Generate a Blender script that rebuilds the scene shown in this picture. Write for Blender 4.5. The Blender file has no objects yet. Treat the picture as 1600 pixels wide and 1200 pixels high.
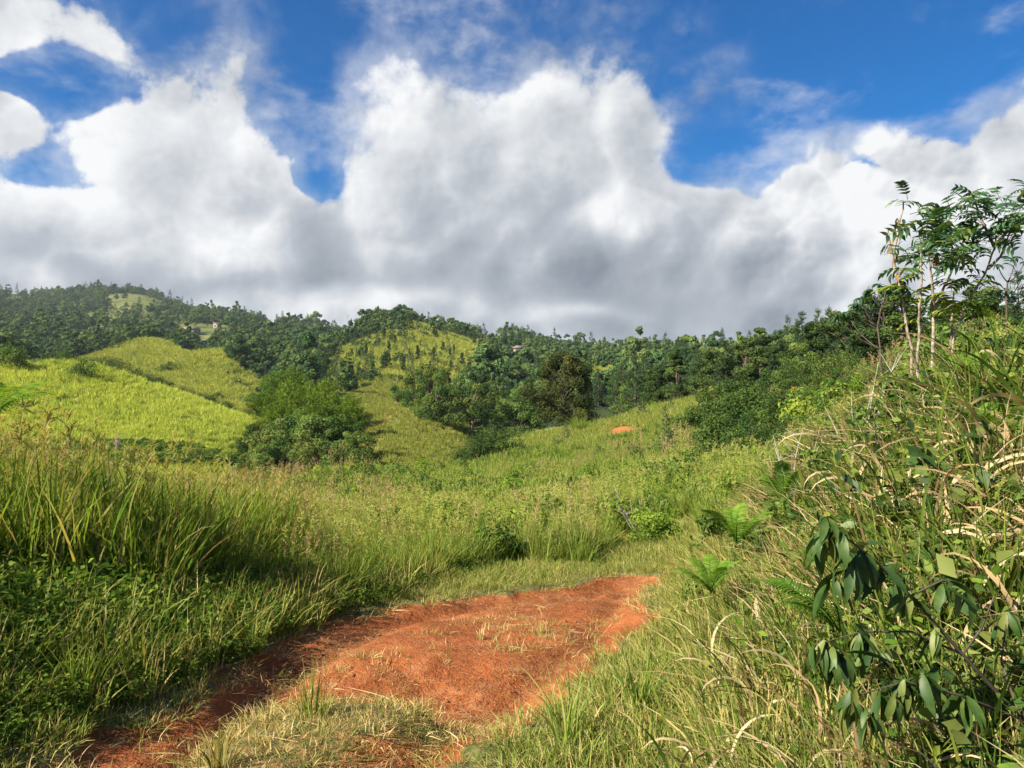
import bpy, math, random
import numpy as np
from mathutils import Vector, Matrix

sc = bpy.context.scene
F, HY, CAMZ = 1202.0, 620.0, 1.7          # focal length in photo pixels, row of eye level, eye height in metres

# ------------------------------------------------------------------ camera, exposure
cam_d = bpy.data.cameras.new('camera')
cam = bpy.data.objects.new('camera', cam_d); sc.collection.objects.link(cam)
cam_d.sensor_width = 36.0; cam_d.lens = F / 1600 * 36.0; cam_d.clip_start = 0.05; cam_d.clip_end = 20000
cam.location = (0, 0, CAMZ); cam.rotation_euler = (math.radians(90) + math.atan(20 / F), 0, 0)
sc.camera = cam
EXPOSURE = 1.52
vs = sc.view_settings
vs.view_transform = 'Standard'; vs.look = 'None'; vs.exposure = EXPOSURE; vs.gamma = 1.0; vs.use_curve_mapping = False
sc.cycles.max_bounces = 4; sc.cycles.diffuse_bounces = 2; sc.cycles.glossy_bounces = 2
sc.cycles.transmission_bounces = 3; sc.cycles.volume_bounces = 0; sc.cycles.transparent_max_bounces = 4
sc.cycles.use_denoising = True; sc.cycles.denoiser = 'OPENIMAGEDENOISE'; sc.cycles.denoising_input_passes = 'RGB_ALBEDO_NORMAL'; sc.cycles.denoising_prefilter = 'ACCURATE'
sc.cycles.use_adaptive_sampling = True; sc.cycles.adaptive_threshold = 0.02
sc.cycles.caustics_reflective = False; sc.cycles.caustics_refractive = False

# ------------------------------------------------------------------ sun
SUN = Vector((-0.86, -0.50, 0.0)).normalized()
SUN_EL = math.radians(37)
TO_SUN = Vector((SUN.x * math.cos(SUN_EL), SUN.y * math.cos(SUN_EL), math.sin(SUN_EL)))
sun_d = bpy.data.lights.new('sun', 'SUN'); sun_d.energy = 4.3; sun_d.angle = math.radians(0.6); sun_d.color = (1.0, 0.93, 0.80)
sun = bpy.data.objects.new('sun', sun_d); sc.collection.objects.link(sun)
sun.rotation_euler = TO_SUN.to_track_quat('Z', 'Y').to_euler()

# ------------------------------------------------------------------ node expression helper
class E:
    """a float or vector socket with arithmetic"""
    def __init__(s, t, sock): s.t, s.s = t, sock
    def _m(s, op, *a):
        n = s.t.nodes.new('ShaderNodeMath'); n.operation = op
        for i, v in enumerate((s,) + a):
            if isinstance(v, E): s.t.links.new(v.s, n.inputs[i])
            else: n.inputs[i].default_value = v
        return E(s.t, n.outputs[0])
    def __add__(s, o): return s._m('ADD', o)
    __radd__ = __add__
    def __sub__(s, o): return s._m('SUBTRACT', o)
    def __rsub__(s, o): return (s * -1.0) + o
    def __mul__(s, o): return s._m('MULTIPLY', o)
    __rmul__ = __mul__
    def clamp(s): 
        r = s._m('ADD', 0.0); r.s.node.use_clamp = True; return r
    def mrange(s, a, b, c=0.0, d=1.0, smooth=True):
        n = s.t.nodes.new('ShaderNodeMapRange'); n.interpolation_type = 'SMOOTHSTEP' if smooth else 'LINEAR'; n.clamp = True
        s.t.links.new(s.s, n.inputs[0])
        for i, v in enumerate((a, b, c, d)):
            if isinstance(v, E): s.t.links.new(v.s, n.inputs[1 + i])
            else: n.inputs[1 + i].default_value = v
        return E(s.t, n.outputs[0])

def mixc(t, fac, a, b, mode='MIX'):
    n = t.nodes.new('ShaderNodeMix'); n.data_type = 'RGBA'; n.blend_type = mode
    for k, v in ((0, fac), (6, a), (7, b)):
        if isinstance(v, E): t.links.new(v.s, n.inputs[k])
        elif k == 0: n.inputs[0].default_value = v
        else: n.inputs[k].default_value = (*v, 1.0)
    return E(t, n.outputs[2])

def noise(t, vec, scale, detail=2.0, rough=0.5, kind='FBM', color=False, dist=0.0, lac=2.0):
    n = t.nodes.new('ShaderNodeTexNoise'); n.noise_type = kind; n.noise_dimensions = '3D'
    n.inputs['Scale'].default_value = scale; n.inputs['Detail'].default_value = detail
    n.inputs['Roughness'].default_value = rough; n.inputs['Distortion'].default_value = dist
    n.inputs['Lacunarity'].default_value = lac
    if vec is not None: t.links.new(vec.s, n.inputs['Vector'])
    return E(t, n.outputs['Color' if color else 0])

def vmath(t, op, a, b=None):
    n = t.nodes.new('ShaderNodeVectorMath'); n.operation = op
    for i, v in enumerate((a, b)):
        if v is None: continue
        if isinstance(v, E): t.links.new(v.s, n.inputs[i])
        else: n.inputs[i].default_value = v
    return E(t, n.outputs[0])

def sepxyz(t, v):
    n = t.nodes.new('ShaderNodeSeparateXYZ'); t.links.new(v.s, n.inputs[0])
    return [E(t, o) for o in n.outputs]

def ang(px, py):
    a = math.atan((px - 800) / F)
    return a, math.atan((HY - py) / F * math.cos(a))

# ------------------------------------------------------------------ world: Nishita sky with cumulus cloud over it
def build_world():
    w = bpy.data.worlds.new('World'); sc.world = w; w.use_nodes = True
    t = w.node_tree; t.nodes.clear()
    out = t.nodes.new('ShaderNodeOutputWorld'); bg = t.nodes.new('ShaderNodeBackground'); t.links.new(bg.outputs[0], out.inputs[0])
    STR = 0.10; bg.inputs[1].default_value = STR
    K = 1.0 / (STR * 2 ** EXPOSURE)            # display value -> colour fed to the background
    sky = t.nodes.new('ShaderNodeTexSky'); sky.sky_type = 'NISHITA'; sky.sun_disc = False
    sky.sun_elevation = SUN_EL; sky.sun_rotation = math.atan2(SUN.x, SUN.y); sky.altitude = 900; sky.dust_density = 0.2; sky.ozone_density = 3.0
    hs = t.nodes.new('ShaderNodeHueSaturation'); hs.inputs['Saturation'].default_value = 1.25; hs.inputs['Value'].default_value = 0.46
    t.links.new(sky.outputs[0], hs.inputs['Color'])
    blue = mixc(t, 1.0, E(t, hs.outputs[0]), (0.20, 0.78, 1.04), 'MULTIPLY')
    tc = t.nodes.new('ShaderNodeTexCoord'); d0 = E(t, tc.outputs['Generated'])

    tops = [(-400, 150), (-220, 20), (-60, -50), (60, -45), (140, -5), (190, 55), (230, 95), (300, 103), (345, 120), (380, 175), (420, 228), (468, 262), (490, 290),
            (508, 268), (540, 235), (600, 205), (650, 178), (700, 135), (760, 98), (830, 76), (900, 55), (960, 66), (1020, 105), (1060, 140),
            (1110, 138), (1150, 155), (1190, 235), (1230, 238), (1290, 205), (1340, 206), (1430, 232), (1500, 226), (1540, 195), (1570, 148), (1600, 122), (1700, 60), (2000, 120)]
    A0, A1 = -0.80, 0.80; EM = 0.60
    def gauss(P2, px, py, sx, sy):
        a, e = ang(px, py)
        n = t.nodes.new('ShaderNodeVectorMath'); n.operation = 'MULTIPLY_ADD'; t.links.new(P2.s, n.inputs[0])
        ka, ke = F / sx * math.cos(a) ** 2, F / sy
        n.inputs[1].default_value = (ka, ke, 0); n.inputs[2].default_value = (-a * ka, -e * ke, 0)
        v = E(t, n.outputs[0]); dt = t.nodes.new('ShaderNodeVectorMath'); dt.operation = 'DOT_PRODUCT'; t.links.new(v.s, dt.inputs[0]); t.links.new(v.s, dt.inputs[1])
        p = t.nodes.new('ShaderNodeMath'); p.operation = 'POWER'; p.inputs[0].default_value = math.exp(-1); t.links.new(dt.outputs['Value'], p.inputs[1])
        return E(t, p.outputs[0])
    def comb(az, el):
        n = t.nodes.new('ShaderNodeCombineXYZ'); t.links.new(az.s, n.inputs[0]); t.links.new(el.s, n.inputs[1]); return E(t, n.outputs[0])
    def madd(g, amp, acc):
        n = t.nodes.new('ShaderNodeMath'); n.operation = 'MULTIPLY_ADD'; t.links.new(g.s, n.inputs[0]); n.inputs[1].default_value = amp; t.links.new(acc.s, n.inputs[2])
        return E(t, n.outputs[0])
    def azel(d):
        x, y, z = sepxyz(t, d)
        return x._m('ARCTAN2', y), z._m('ARCSINE')
    def shape(dw, gaps=True):
        az, el = azel(dw)
        fc = t.nodes.new('ShaderNodeFloatCurve'); cv = fc.mapping.curves[0]
        pts = []
        for px, py in tops:
            a, e = ang(px, py); pts.append(((a - A0) / (A1 - A0), e / EM))
        while len(cv.points) < len(pts): cv.points.new(0.5, 0.5)
        for p, q in zip(cv.points, pts): p.location = q; p.handle_type = 'AUTO'
        fc.mapping.update(); fc.inputs[0].default_value = 1.0
        t.links.new(az.mrange(A0, A1, smooth=False).s, fc.inputs[1])
        b = (E(t, fc.outputs[0]) * EM - el)._m('MINIMUM', 0.13)
        if gaps:
            P2 = comb(az, el)
            for px, py, sx, sy, amp in ((85, 116, 62, 40, .15), (40, 265, 60, 42, .12), (112, 200, 40, 80, .09), (1105, 262, 80, 45, .15), (1150, 200, 90, 60, .09), (1065, 130, 45, 50, .05), (490, 275, 26, 30, .10), (800, 105, 60, 25, .05)):
                b = madd(gauss(P2, px, py, sx, sy), -amp, b)
        return b
    def puffs(d, octs):
        h = None
        for k, (s_, a_) in enumerate(octs):
            n = noise(t, d, s_, 0.0); n.s.node.normalize = False
            v = n._m('ABSOLUTE') * a_
            h = v if h is None else h + v
        return h
    w1 = noise(t, d0, 3.4, 2.0, 0.5, color=True)
    warp = vmath(t, 'SCALE', vmath(t, 'SUBTRACT', w1, (0.5, 0.5, 0.5))); warp.s.node.inputs['Scale'].default_value = 0.07
    dw = vmath(t, 'NORMALIZE', vmath(t, 'ADD', d0, warp))
    az, el = azel(d0)
    ds = vmath(t, 'SCALE', warp); ds.s.node.inputs['Scale'].default_value = 0.35; du = vmath(t, 'ADD', d0, ds)
    LT = Vector((-0.75, 0, 0.66))               # the cloud's lit side as seen from the place
    dw2 = vmath(t, 'ADD', du, tuple(LT * 0.024)); dw3 = vmath(t, 'ADD', du, tuple(LT * 0.007))
    BIGP, SMALLP = ((6.0, 0.16), (13.0, 0.085)), ((27.0, 0.044), (58.0, 0.022))
    B = shape(dw); pl = puffs(du, BIGP); pl2 = puffs(dw2, BIGP); ps = puffs(du, SMALLP); ps2 = puffs(dw3, SMALLP); pf = pl + ps
    low = sepxyz(t, w1)[0] - 0.5
    fine = noise(t, du, 6.0, 8.0, 0.66); fine2 = noise(t, dw2, 5.0, 5.0, 0.62)
    crisp = az.mrange(ang(1120, 0)[0], ang(1220, 0)[0])
    left = az.mrange(ang(470, 0)[0], ang(560, 0)[0], 1.0, 0.0)
    soft = 0.040 - left * 0.018 - crisp * 0.026
    Hs = B + pf * (B.mrange(-0.04, 0.05, 0.55, 1.1)) - 0.045 + (fine - 0.5) * (0.32 - left * 0.06 - crisp * 0.15)
    alpha = Hs.mrange(soft * -1.0, soft)
    veil = Hs.mrange(-0.13, 0.03) * (1.0 - crisp) * 0.45 * (fine.mrange(0.3, 0.65))
    alpha = alpha._m('MAXIMUM', veil)
    # thin wisps in the blue
    wv = t.nodes.new('ShaderNodeMapping'); wv.inputs['Scale'].default_value = (1.6, 1.0, 3.0); wv.inputs['Rotation'].default_value = (0, 0.6, 0); t.links.new(d0.s, wv.inputs['Vector'])
    wn = noise(t, E(t, wv.outputs[0]), 4.2, 5.0, 0.60)
    wisp = wn.mrange(0.46, 0.72) * 0.55
    alpha = (alpha + wisp * (1.0 - alpha)).clamp()
    # how bright the cloud is: relief towards the sun, thickness, broad lit and shaded masses
    lum = (pl - pl2) * (4.6 + crisp * 1.5) + (ps - ps2) * (3.0 + crisp * 2.6) + (fine - fine2) * 0.8 + Hs.mrange(0.20, 0.0, 0.53, 0.74) + (fine - 0.5) * 0.34 + low * 0.75 + el.mrange(0.13, 0.03, 0.0, 0.10)
    wp2 = vmath(t, 'SCALE', vmath(t, 'SUBTRACT', w1, (0.5, 0.5, 0.5))); wp2.s.node.inputs['Scale'].default_value = -0.15
    P3 = comb(*azel(vmath(t, 'NORMALIZE', vmath(t, 'ADD', d0, wp2))))
    for px, py, sx, sy, amp in ((250, 190, 150, 80, .14), (60, 330, 90, 60, .12), (380, 392, 75, 36, .20), (215, 340, 100, 60, .06), (1380, 275, 230, 85, .24),
                                (700, 190, 190, 80, .22), (620, 330, 120, 70, .22), (950, 335, 60, 40, .30), (620, 478, 230, 22, .30), (920, 474, 75, 14, .42), (1500, 400, 150, 60, .0),
                                (60, 60, 140, 40, .10), (1270, 400, 100, 60, .06), (40, 425, 40, 25, .25),
                                (430, 300, 60, 60, -.24), (480, 400, 70, 50, -.26), (860, 415, 220, 45, -.16), (1080, 400, 120, 90, -.14), (130, 405, 130, 34, -.16),
                                (1000, 515, 80, 28, -.16), (820, 515, 110, 20, -.08), (300, 425, 200, 14, -.22), (1180, 500, 130, 40, -.14)):
        lum = madd(gauss(P3, px, py, sx, sy), amp, lum)
    lum = (lum * 0.95 + 0.02).clamp()
    cr = t.nodes.new('ShaderNodeValToRGB'); t.links.new(lum.s, cr.inputs[0])
    el_ = cr.color_ramp.elements
    el_[0].position = 0.0; el_[0].color = (0.20 * K, 0.235 * K, 0.29 * K, 1)
    el_[1].position = 0.98; el_[1].color = (0.95 * K, 0.96 * K, 0.97 * K, 1)
    m = el_.new(0.55); m.color = (0.49 * K, 0.53 * K, 0.58 * K, 1)
    col = mixc(t, alpha, blue, E(t, cr.outputs[0]))
    t.links.new(col.s, bg.inputs[0])
    w.cycles.sampling_method = 'MANUAL'; w.cycles.sample_map_resolution = 512
build_world()

# ------------------------------------------------------------------ mesh helpers
COL = sc.collection
rng = np.random.default_rng(7)
random.seed(7)

def new_mesh(name, verts, faces, mat=None, tint=None, smooth=False):
    """verts (N,3); faces (M,k) int array or a list of such arrays"""
    me = bpy.data.meshes.new(name)
    fl = faces if isinstance(faces, list) else [faces]
    fl = [np.asarray(f, dtype=np.int32) for f in fl if len(f)]
    verts = np.asarray(verts, dtype=np.float32)
    me.vertices.add(len(verts)); me.vertices.foreach_set('co', verts.ravel())
    tot = np.concatenate([np.full(len(f), f.shape[1], dtype=np.int32) for f in fl])
    loops = np.concatenate([f.ravel() for f in fl])
    me.loops.add(len(loops)); me.loops.foreach_set('vertex_index', loops)
    me.polygons.add(len(tot)); me.polygons.foreach_set('loop_start', np.concatenate(([0], np.cumsum(tot)[:-1])).astype(np.int32))
    if smooth: me.polygons.foreach_set('use_smooth', np.ones(len(tot), dtype=bool))
    if tint is not None:
        a = me.attributes.new('tint', 'FLOAT', 'POINT'); a.data.foreach_set('value', np.asarray(tint, dtype=np.float32))
    me.update(calc_edges=True); me.validate()
    if mat is not None: me.materials.append(mat)
    return me

class MB:
    """collects geometry for one mesh"""
    def __init__(s): s.v, s.f, s.t, s.n = [], [], [], 0
    def add(s, v, f, t=0.5):
        v = np.asarray(v, dtype=np.float64).reshape(-1, 3); s.v.append(v)
        for a in (f if isinstance(f, list) else [f]): s.f.append(np.asarray(a, dtype=np.int64) + s.n)
        s.t.append(np.full(len(v), t) if np.isscalar(t) else np.asarray(t)); s.n += len(v)
    def mesh(s, name, mat, smooth=False):
        by = {}
        for a in s.f: by.setdefault(a.shape[1], []).append(a)
        return new_mesh(name, np.concatenate(s.v), [np.concatenate(x) for x in by.values()], mat, np.concatenate(s.t), smooth)
    def box(s, x0, x1, y0, y1, z0, z1, t=0.5):
        v = [(x, y, z) for z in (z0, z1) for y in (y0, y1) for x in (x0, x1)]
        s.add(v, np.array([(0, 2, 3, 1), (4, 5, 7, 6), (0, 1, 5, 4), (2, 6, 7, 3), (0, 4, 6, 2), (1, 3, 7, 5)]), t)
    def tube(s, pts, rad, sides=6, t=0.5):
        pts = np.asarray(pts, float); n = len(pts); rad = np.broadcast_to(np.asarray(rad, float), (n,))
        tan = np.gradient(pts, axis=0); tan /= np.linalg.norm(tan, axis=1)[:, None] + 1e-9
        ref = np.array([0.31, 0.95, 0.05])
        u = np.cross(tan, ref); u /= np.linalg.norm(u, axis=1)[:, None] + 1e-9; w = np.cross(tan, u)
        an = np.linspace(0, 2 * np.pi, sides, endpoint=False)
        ring = (np.cos(an)[None, :, None] * u[:, None, :] + np.sin(an)[None, :, None] * w[:, None, :]) * rad[:, None, None] + pts[:, None, :]
        i = np.arange(n - 1)[:, None] * sides; j = np.arange(sides)[None, :]; k = (j + 1) % sides
        q = np.stack([i + j, i + k, i + sides + k, i + sides + j], -1).reshape(-1, 4)
        s.add(ring.reshape(-1, 3), q, t)

def unit(v): return v / (np.linalg.norm(v, axis=-1, keepdims=True) + 1e-9)

def blades(mb, base, tip, wid, bend, segs=4, tint=None, flat=None, belly=0.35):
    """curved grass blades from base (n,3) to tip (n,3); bend (n,3) is added at the middle; wid (n,)"""
    n = len(base); tt = np.linspace(0, 1, segs + 1)
    mid = (base + tip) / 2 + bend
    c = ((1 - tt) ** 2)[None, :, None] * base[:, None] + (2 * tt * (1 - tt))[None, :, None] * mid[:, None] + (tt ** 2)[None, :, None] * tip[:, None]
    side = unit(np.cross(tip - base, rng.normal(size=(n, 3)) if flat is None else flat))
    prof = np.where(tt < belly, 0.55 + 0.45 * tt / belly, ((1 - tt) / (1 - belly)) ** 0.8); prof[-1] = 0.02
    w = wid[:, None, None] * prof[None, :, None] * side[:, None, :] * 0.5
    v = np.stack([c - w, c + w], 2).reshape(n, -1, 3)
    a = np.arange(segs)[None, :] * 2 + (np.arange(n) * (segs + 1) * 2)[:, None]
    q = np.stack([a, a + 1, a + 3, a + 2], -1).reshape(-1, 4)
    t = rng.random(n) if tint is None else tint
    mb.add(v.reshape(-1, 3), q, np.repeat(t, (segs + 1) * 2))

def leaves(mb, pos, direc, normal, ln, wd, tint, fold=0.0):
    """rhombic leaves: pos is the stalk end"""
    d = unit(direc); sd = unit(np.cross(d, normal)); nn = np.cross(sd, d)
    ln = np.broadcast_to(ln, (len(pos),))[:, None]; wd = np.broadcast_to(wd, (len(pos),))[:, None]
    m = pos + d * ln * 0.45
    v = np.stack([pos, m + sd * wd / 2 + nn * wd * fold, pos + d * ln, m - sd * wd / 2 + nn * wd * fold], 1)
    i = np.arange(len(pos))[:, None] * 4
    f = np.concatenate([i + np.array([[0, 1, 2]]), i + np.array([[0, 2, 3]])])
    mb.add(v.reshape(-1, 3), f, np.repeat(np.broadcast_to(tint, (len(pos),)), 4))

def rdir(n, up=0.0, flat=1.0):
    v = rng.normal(size=(n, 3)); v[:, 2] = v[:, 2] * flat + up
    return unit(v)

# ------------------------------------------------------------------ foliage and other materials
def foliage(name, cols, trans=0.35, var=0.35, gloss=0.0, nscale=0.0, gain=1.58):
    """cols: 3 or more base colours over the tint; per-plant variation from the object's random value"""
    m = bpy.data.materials.new(name); m.use_nodes = True; t = m.node_tree; t.nodes.clear()
    out = t.nodes.new('ShaderNodeOutputMaterial')
    at = t.nodes.new('ShaderNodeAttribute'); at.attribute_name = 'tint'
    oi = t.nodes.new('ShaderNodeObjectInfo')
    f = E(t, at.outputs['Fac']) + (E(t, oi.outputs['Random']) - 0.5) * var
    if nscale:
        g = t.nodes.new('ShaderNodeNewGeometry'); f = f + (noise(t, E(t, g.outputs['Position']), nscale, 2.0) - 0.5) * 0.7
    cr = t.nodes.new('ShaderNodeValToRGB'); t.links.new(f.s, cr.inputs[0]); e = cr.color_ramp.elements
    cols = [tuple(min(.85, v * gain) for v in c) for c in cols]; n = len(cols)
    e[0].position = 0.05; e[0].color = (*cols[0], 1); e[1].position = 0.97; e[1].color = (*cols[-1], 1)
    for k in range(1, n - 1):
        x = e.new(0.05 + 0.92 * k / (n - 1)); x.color = (*cols[k], 1)
    di = t.nodes.new('ShaderNodeBsdfDiffuse'); t.links.new(cr.outputs[0], di.inputs[0])
    tr = t.nodes.new('ShaderNodeBsdfTranslucent')
    tcol = mixc(t, 1.0, E(t, cr.outputs[0]), (1.25, 1.15, 0.55), 'MULTIPLY'); t.links.new(tcol.s, tr.inputs[0])
    mx = t.nodes.new('ShaderNodeMixShader'); mx.inputs[0].default_value = trans
    t.links.new(di.outputs[0], mx.inputs[1]); t.links.new(tr.outputs[0], mx.inputs[2]); last = mx
    if gloss:
        gl = t.nodes.new('ShaderNodeBsdfGlossy'); gl.inputs['Roughness'].default_value = 0.5; gl.inputs[0].default_value = (0.85, 0.88, 0.75, 1)
        m2 = t.nodes.new('ShaderNodeMixShader'); m2.inputs[0].default_value = gloss
        t.links.new(mx.outputs[0], m2.inputs[1]); t.links.new(gl.outputs[0], m2.inputs[2]); last = m2
    t.links.new(last.outputs[0], out.inputs[0])
    return m

def plain(name, c0, c1, scale=6.0, rough=0.9, bump=0.0, detail=5.0):
    m = bpy.data.materials.new(name); m.use_nodes = True; t = m.node_tree
    b = t.nodes['Principled BSDF']; b.inputs['Roughness'].default_value = rough; b.inputs['Specular IOR Level'].default_value = 0.2
    tc = t.nodes.new('ShaderNodeTexCoord'); n = noise(t, E(t, tc.outputs['Object']), scale, detail, 0.6)
    t.links.new(mixc(t, n.mrange(0.3, 0.7), c0, c1).s, b.inputs['Base Color'])
    if bump:
        bp = t.nodes.new('ShaderNodeBump'); bp.inputs['Strength'].default_value = bump; bp.inputs['Distance'].default_value = 0.05
        t.links.new(n.s, bp.inputs['Height']); t.links.new(bp.outputs[0], b.inputs['Normal'])
    return m

M = {}
M['lawn'] = foliage('short_grass', [(.055, .085, .016), (.11, .15, .025), (.20, .20, .05), (.34, .26, .11)], .30)
M['drylawn'] = foliage('dry_short_grass', [(.09, .11, .025), (.19, .18, .05), (.30, .23, .09), (.40, .31, .15)], .25)
M['meadow'] = foliage('meadow_grass', [(.055, .105, .016), (.110, .172, .026), (.180, .222, .037), (.25, .250, .072)], .42, nscale=.35, gain=1.52)
M['tall'] = foliage('tall_grass', [(.050, .095, .014), (.095, .155, .020), (.155, .205, .028), (.25, .21, .07)], .42, gain=1.45)
M['straw'] = foliage('dry_blades', [(.12, .075, .035), (.22, .15, .07), (.34, .25, .13), (.46, .37, .22)], .25, var=.2, gain=1.28)
M['canel'] = foliage('cane_leaves', [(.030, .062, .010), (.060, .105, .016), (.11, .15, .024), (.20, .20, .04)], .4, var=.3, gain=1.3)
M['seed'] = foliage('seed_heads', [(.15, .13, .04), (.23, .18, .07), (.32, .24, .11)], .3, gain=1.2)
M['cane'] = foliage('hill_grass', [(.125, .170, .028), (.195, .245, .036), (.26, .295, .048), (.34, .34, .08)], .35, nscale=.05, gain=1.7)
M['cane2'] = foliage('upper_hill_grass', [(.085, .120, .024), (.15, .180, .032), (.21, .225, .042), (.29, .27, .07)], .32, nscale=.06, gain=1.75)
M['olive'] = foliage('slope_grass', [(.07, .10, .020), (.13, .155, .028), (.19, .19, .038), (.26, .22, .07)], .30, nscale=.08, gain=1.6)
M['herb'] = foliage('ground_vine', [(.03, .065, .010), (.055, .105, .016), (.095, .15, .024), (.15, .18, .03)], .4)
M['bush'] = foliage('bush_leaves', [(.022, .048, .014), (.048, .088, .020), (.088, .130, .028), (.14, .17, .04)], .32, nscale=.2, gain=1.6)
M['bushl'] = foliage('light_bush_leaves', [(.045, .085, .012), (.085, .145, .018), (.14, .19, .025), (.20, .22, .04)], .38, nscale=.2)
M['dark'] = foliage('dark_tree_leaves', [(.014, .028, .010), (.028, .050, .014), (.050, .078, .020), (.085, .11, .03)], .25)
M['brownt'] = foliage('brownish_tree_leaves', [(.020, .030, .010), (.036, .048, .015), (.058, .070, .020), (.10, .11, .034)], .22, gain=1.15)
M['forest'] = foliage('far_tree_leaves', [(.026, .054, .024), (.046, .085, .028), (.075, .115, .032), (.12, .15, .04)], .24, var=.7, gain=1.7)
M['bamboo'] = foliage('bamboo_leaves', [(.040, .080, .010), (.085, .145, .014), (.12, .18, .02), (.17, .21, .03)], .34, gain=1.15)
M['pine'] = foliage('pine_needles', [(.016, .034, .016), (.030, .055, .022), (.050, .080, .028), (.08, .11, .035)], .18)
M['fern'] = foliage('fern_fronds', [(.04, .09, .012), (.08, .15, .018), (.15, .22, .03)], .45)
M['gloss'] = foliage('glossy_leaves', [(.014, .036, .008), (.027, .058, .011), (.046, .085, .016), (.12, .14, .03)], .28, gloss=.025, nscale=30, gain=1.3)
M['comp'] = foliage('compound_leaves', [(.014, .042, .020), (.026, .070, .030), (.05, .10, .03), (.12, .16, .03)], .35, gloss=.04)
M['dead'] = foliage('dead_leaves', [(.10, .055, .025), (.20, .12, .05), (.32, .22, .10)], .2)
M['flower'] = foliage('flame_flowers', [(.55, .07, .02), (.70, .13, .03), (.75, .22, .06)], .3)
M['bark'] = plain('bark', (.12, .085, .055), (.30, .24, .17), 9.0, .9, .5)
M['palebark'] = plain('pale_bark', (.15, .10, .07), (.40, .33, .25), 14.0, .9, .5)
M['twig'] = plain('grey_twigs', (.24, .20, .15), (.46, .41, .34), 8.0)
M['darkbark'] = plain('dark_bark', (.05, .04, .03), (.12, .09, .065), 8.0)

# ------------------------------------------------------------------ terrain: heights through surveyed points
CP = []
def P(px, py, Y): CP.append(((px - 800) / F * Y, Y, CAMZ + (HY - py) / F * Y))
def G(px, *yz):
    for Y, Z in yz: CP.append(((px - 800) / F * Y, Y, Z))
for px in (-500, -100, 400, 800, 1200, 1700, 2200): G(px, (1.2, 0.0))
G(-500, (4, .3), (8, .5), (20, .0), (45, -3)); G(-100, (4, .05), (6, .12), (9, .05), (13, -.45), (22, -1.8), (45, -4.0), (70, -5))
G(150, (4, -.08), (6, -.1), (9, -.12), (12, -.55), (20, -1.7), (35, -3.2)); G(400, (5, -.22), (8, -.45), (12, -.8), (20, -1.7), (30, -2.4), (45, -4.4), (65, -7))
G(550, (12, -.95), (20, -1.85), (30, -2.4), (42, -2.75), (60, -6.5), (80, -9)); G(700, (3, 0), (5, -.22), (8, -.55), (12, -1.0), (20, -2.0), (30, -2.5), (48, -3.3), (66, -5.2), (85, -8.5))
G(950, (4, -.1), (8, -.55), (12, -1.0), (16, -1.35)); G(1060, (5, -.18), (8, -.45), (12, -.85), (16, -1.1))
G(800, (50, -3.2), (66, -3.0), (82, -3.2), (120, -9)); P(900, 790, 28); P(900, 725, 54); P(900, 672, 80); G(900, (110, -5.5))
P(1000, 772, 28); P(1000, 703, 54); P(1000, 648, 78); G(1000, (108, -1.0)); P(1100, 760, 24); P(1100, 703, 45); P(1100, 634, 72); P(1180, 640, 60); G(1100, (110, 1.5))
# right-hand bank
G(1200, (3.5, .0), (5, .0), (8, .05), (12, -.05), (20, -.6)); G(1300, (3, .12), (5, .3), (8, .55), (12, .6), (24, .2), (50, 1.5))
G(1450, (3, .25), (5, .8), (8, 1.2), (14, 1.5), (28, 2.6), (60, 5)); G(1600, (3, .3), (5, 1.0), (8, 1.5), (14, 2.0), (28, 3.0), (60, 5.5)); G(1900, (3, .6), (6, 1.6), (12, 2.6), (30, 4.4), (60, 8))
# wood beyond the knoll
P(1000, 645, 150); P(1050, 640, 135); P(1150, 618, 120); P(1300, 590, 100); P(1450, 572, 100); P(1650, 545, 110); P(1000, 620, 210); P(1150, 585, 200); P(1400, 560, 220)
# left yellow hill
P(-200, 575, 140); P(0, 568, 145); P(60, 563, 150); P(120, 566, 150); P(200, 592, 148); P(300, 628, 142); P(400, 664, 132); P(-200, 690, 90); P(0, 692, 90); P(150, 694, 94); P(300, 692, 102); P(400, 690, 112)
P(100, 632, 118); P(250, 650, 118); P(0, 625, 115); G(-200, (190, 3)); G(60, (195, 5)); G(200, (190, 2)); G(300, (180, -1)); G(400, (165, -4))
# valley floor, gully and the slope with a worn track
G(450, (95, -9.5), (125, -6), (160, -2)); P(560, 735, 90); P(600, 700, 104); P(640, 660, 125); P(600, 640, 145); P(600, 615, 185); P(700, 690, 115); P(520, 640, 150); P(470, 625, 180)
P(750, 695, 130); P(750, 645, 190); P(800, 605, 290); P(850, 590, 380); P(920, 605, 230); P(940, 580, 330); P(930, 566, 480); P(700, 640, 180)
# second pair of yellow hills
P(120, 572, 290); P(180, 548, 320); P(230, 526, 340); P(275, 545, 325); P(300, 556, 300); P(345, 550, 290); P(390, 590, 265); P(425, 618, 240); P(200, 600, 240); P(260, 590, 250); P(300, 612, 225); P(360, 612, 228); P(160, 580, 270)
G(235, (400, 24)); G(345, (350, 14))
# central hill
P(540, 560, 310); P(620, 555, 300); P(700, 560, 300); P(620, 502, 420); P(560, 528, 420); P(690, 522, 430); P(760, 540, 450); P(480, 580, 320); P(600, 590, 230); P(620, 525, 360); G(620, (560, 30)); G(500, (520, 34))
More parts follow.
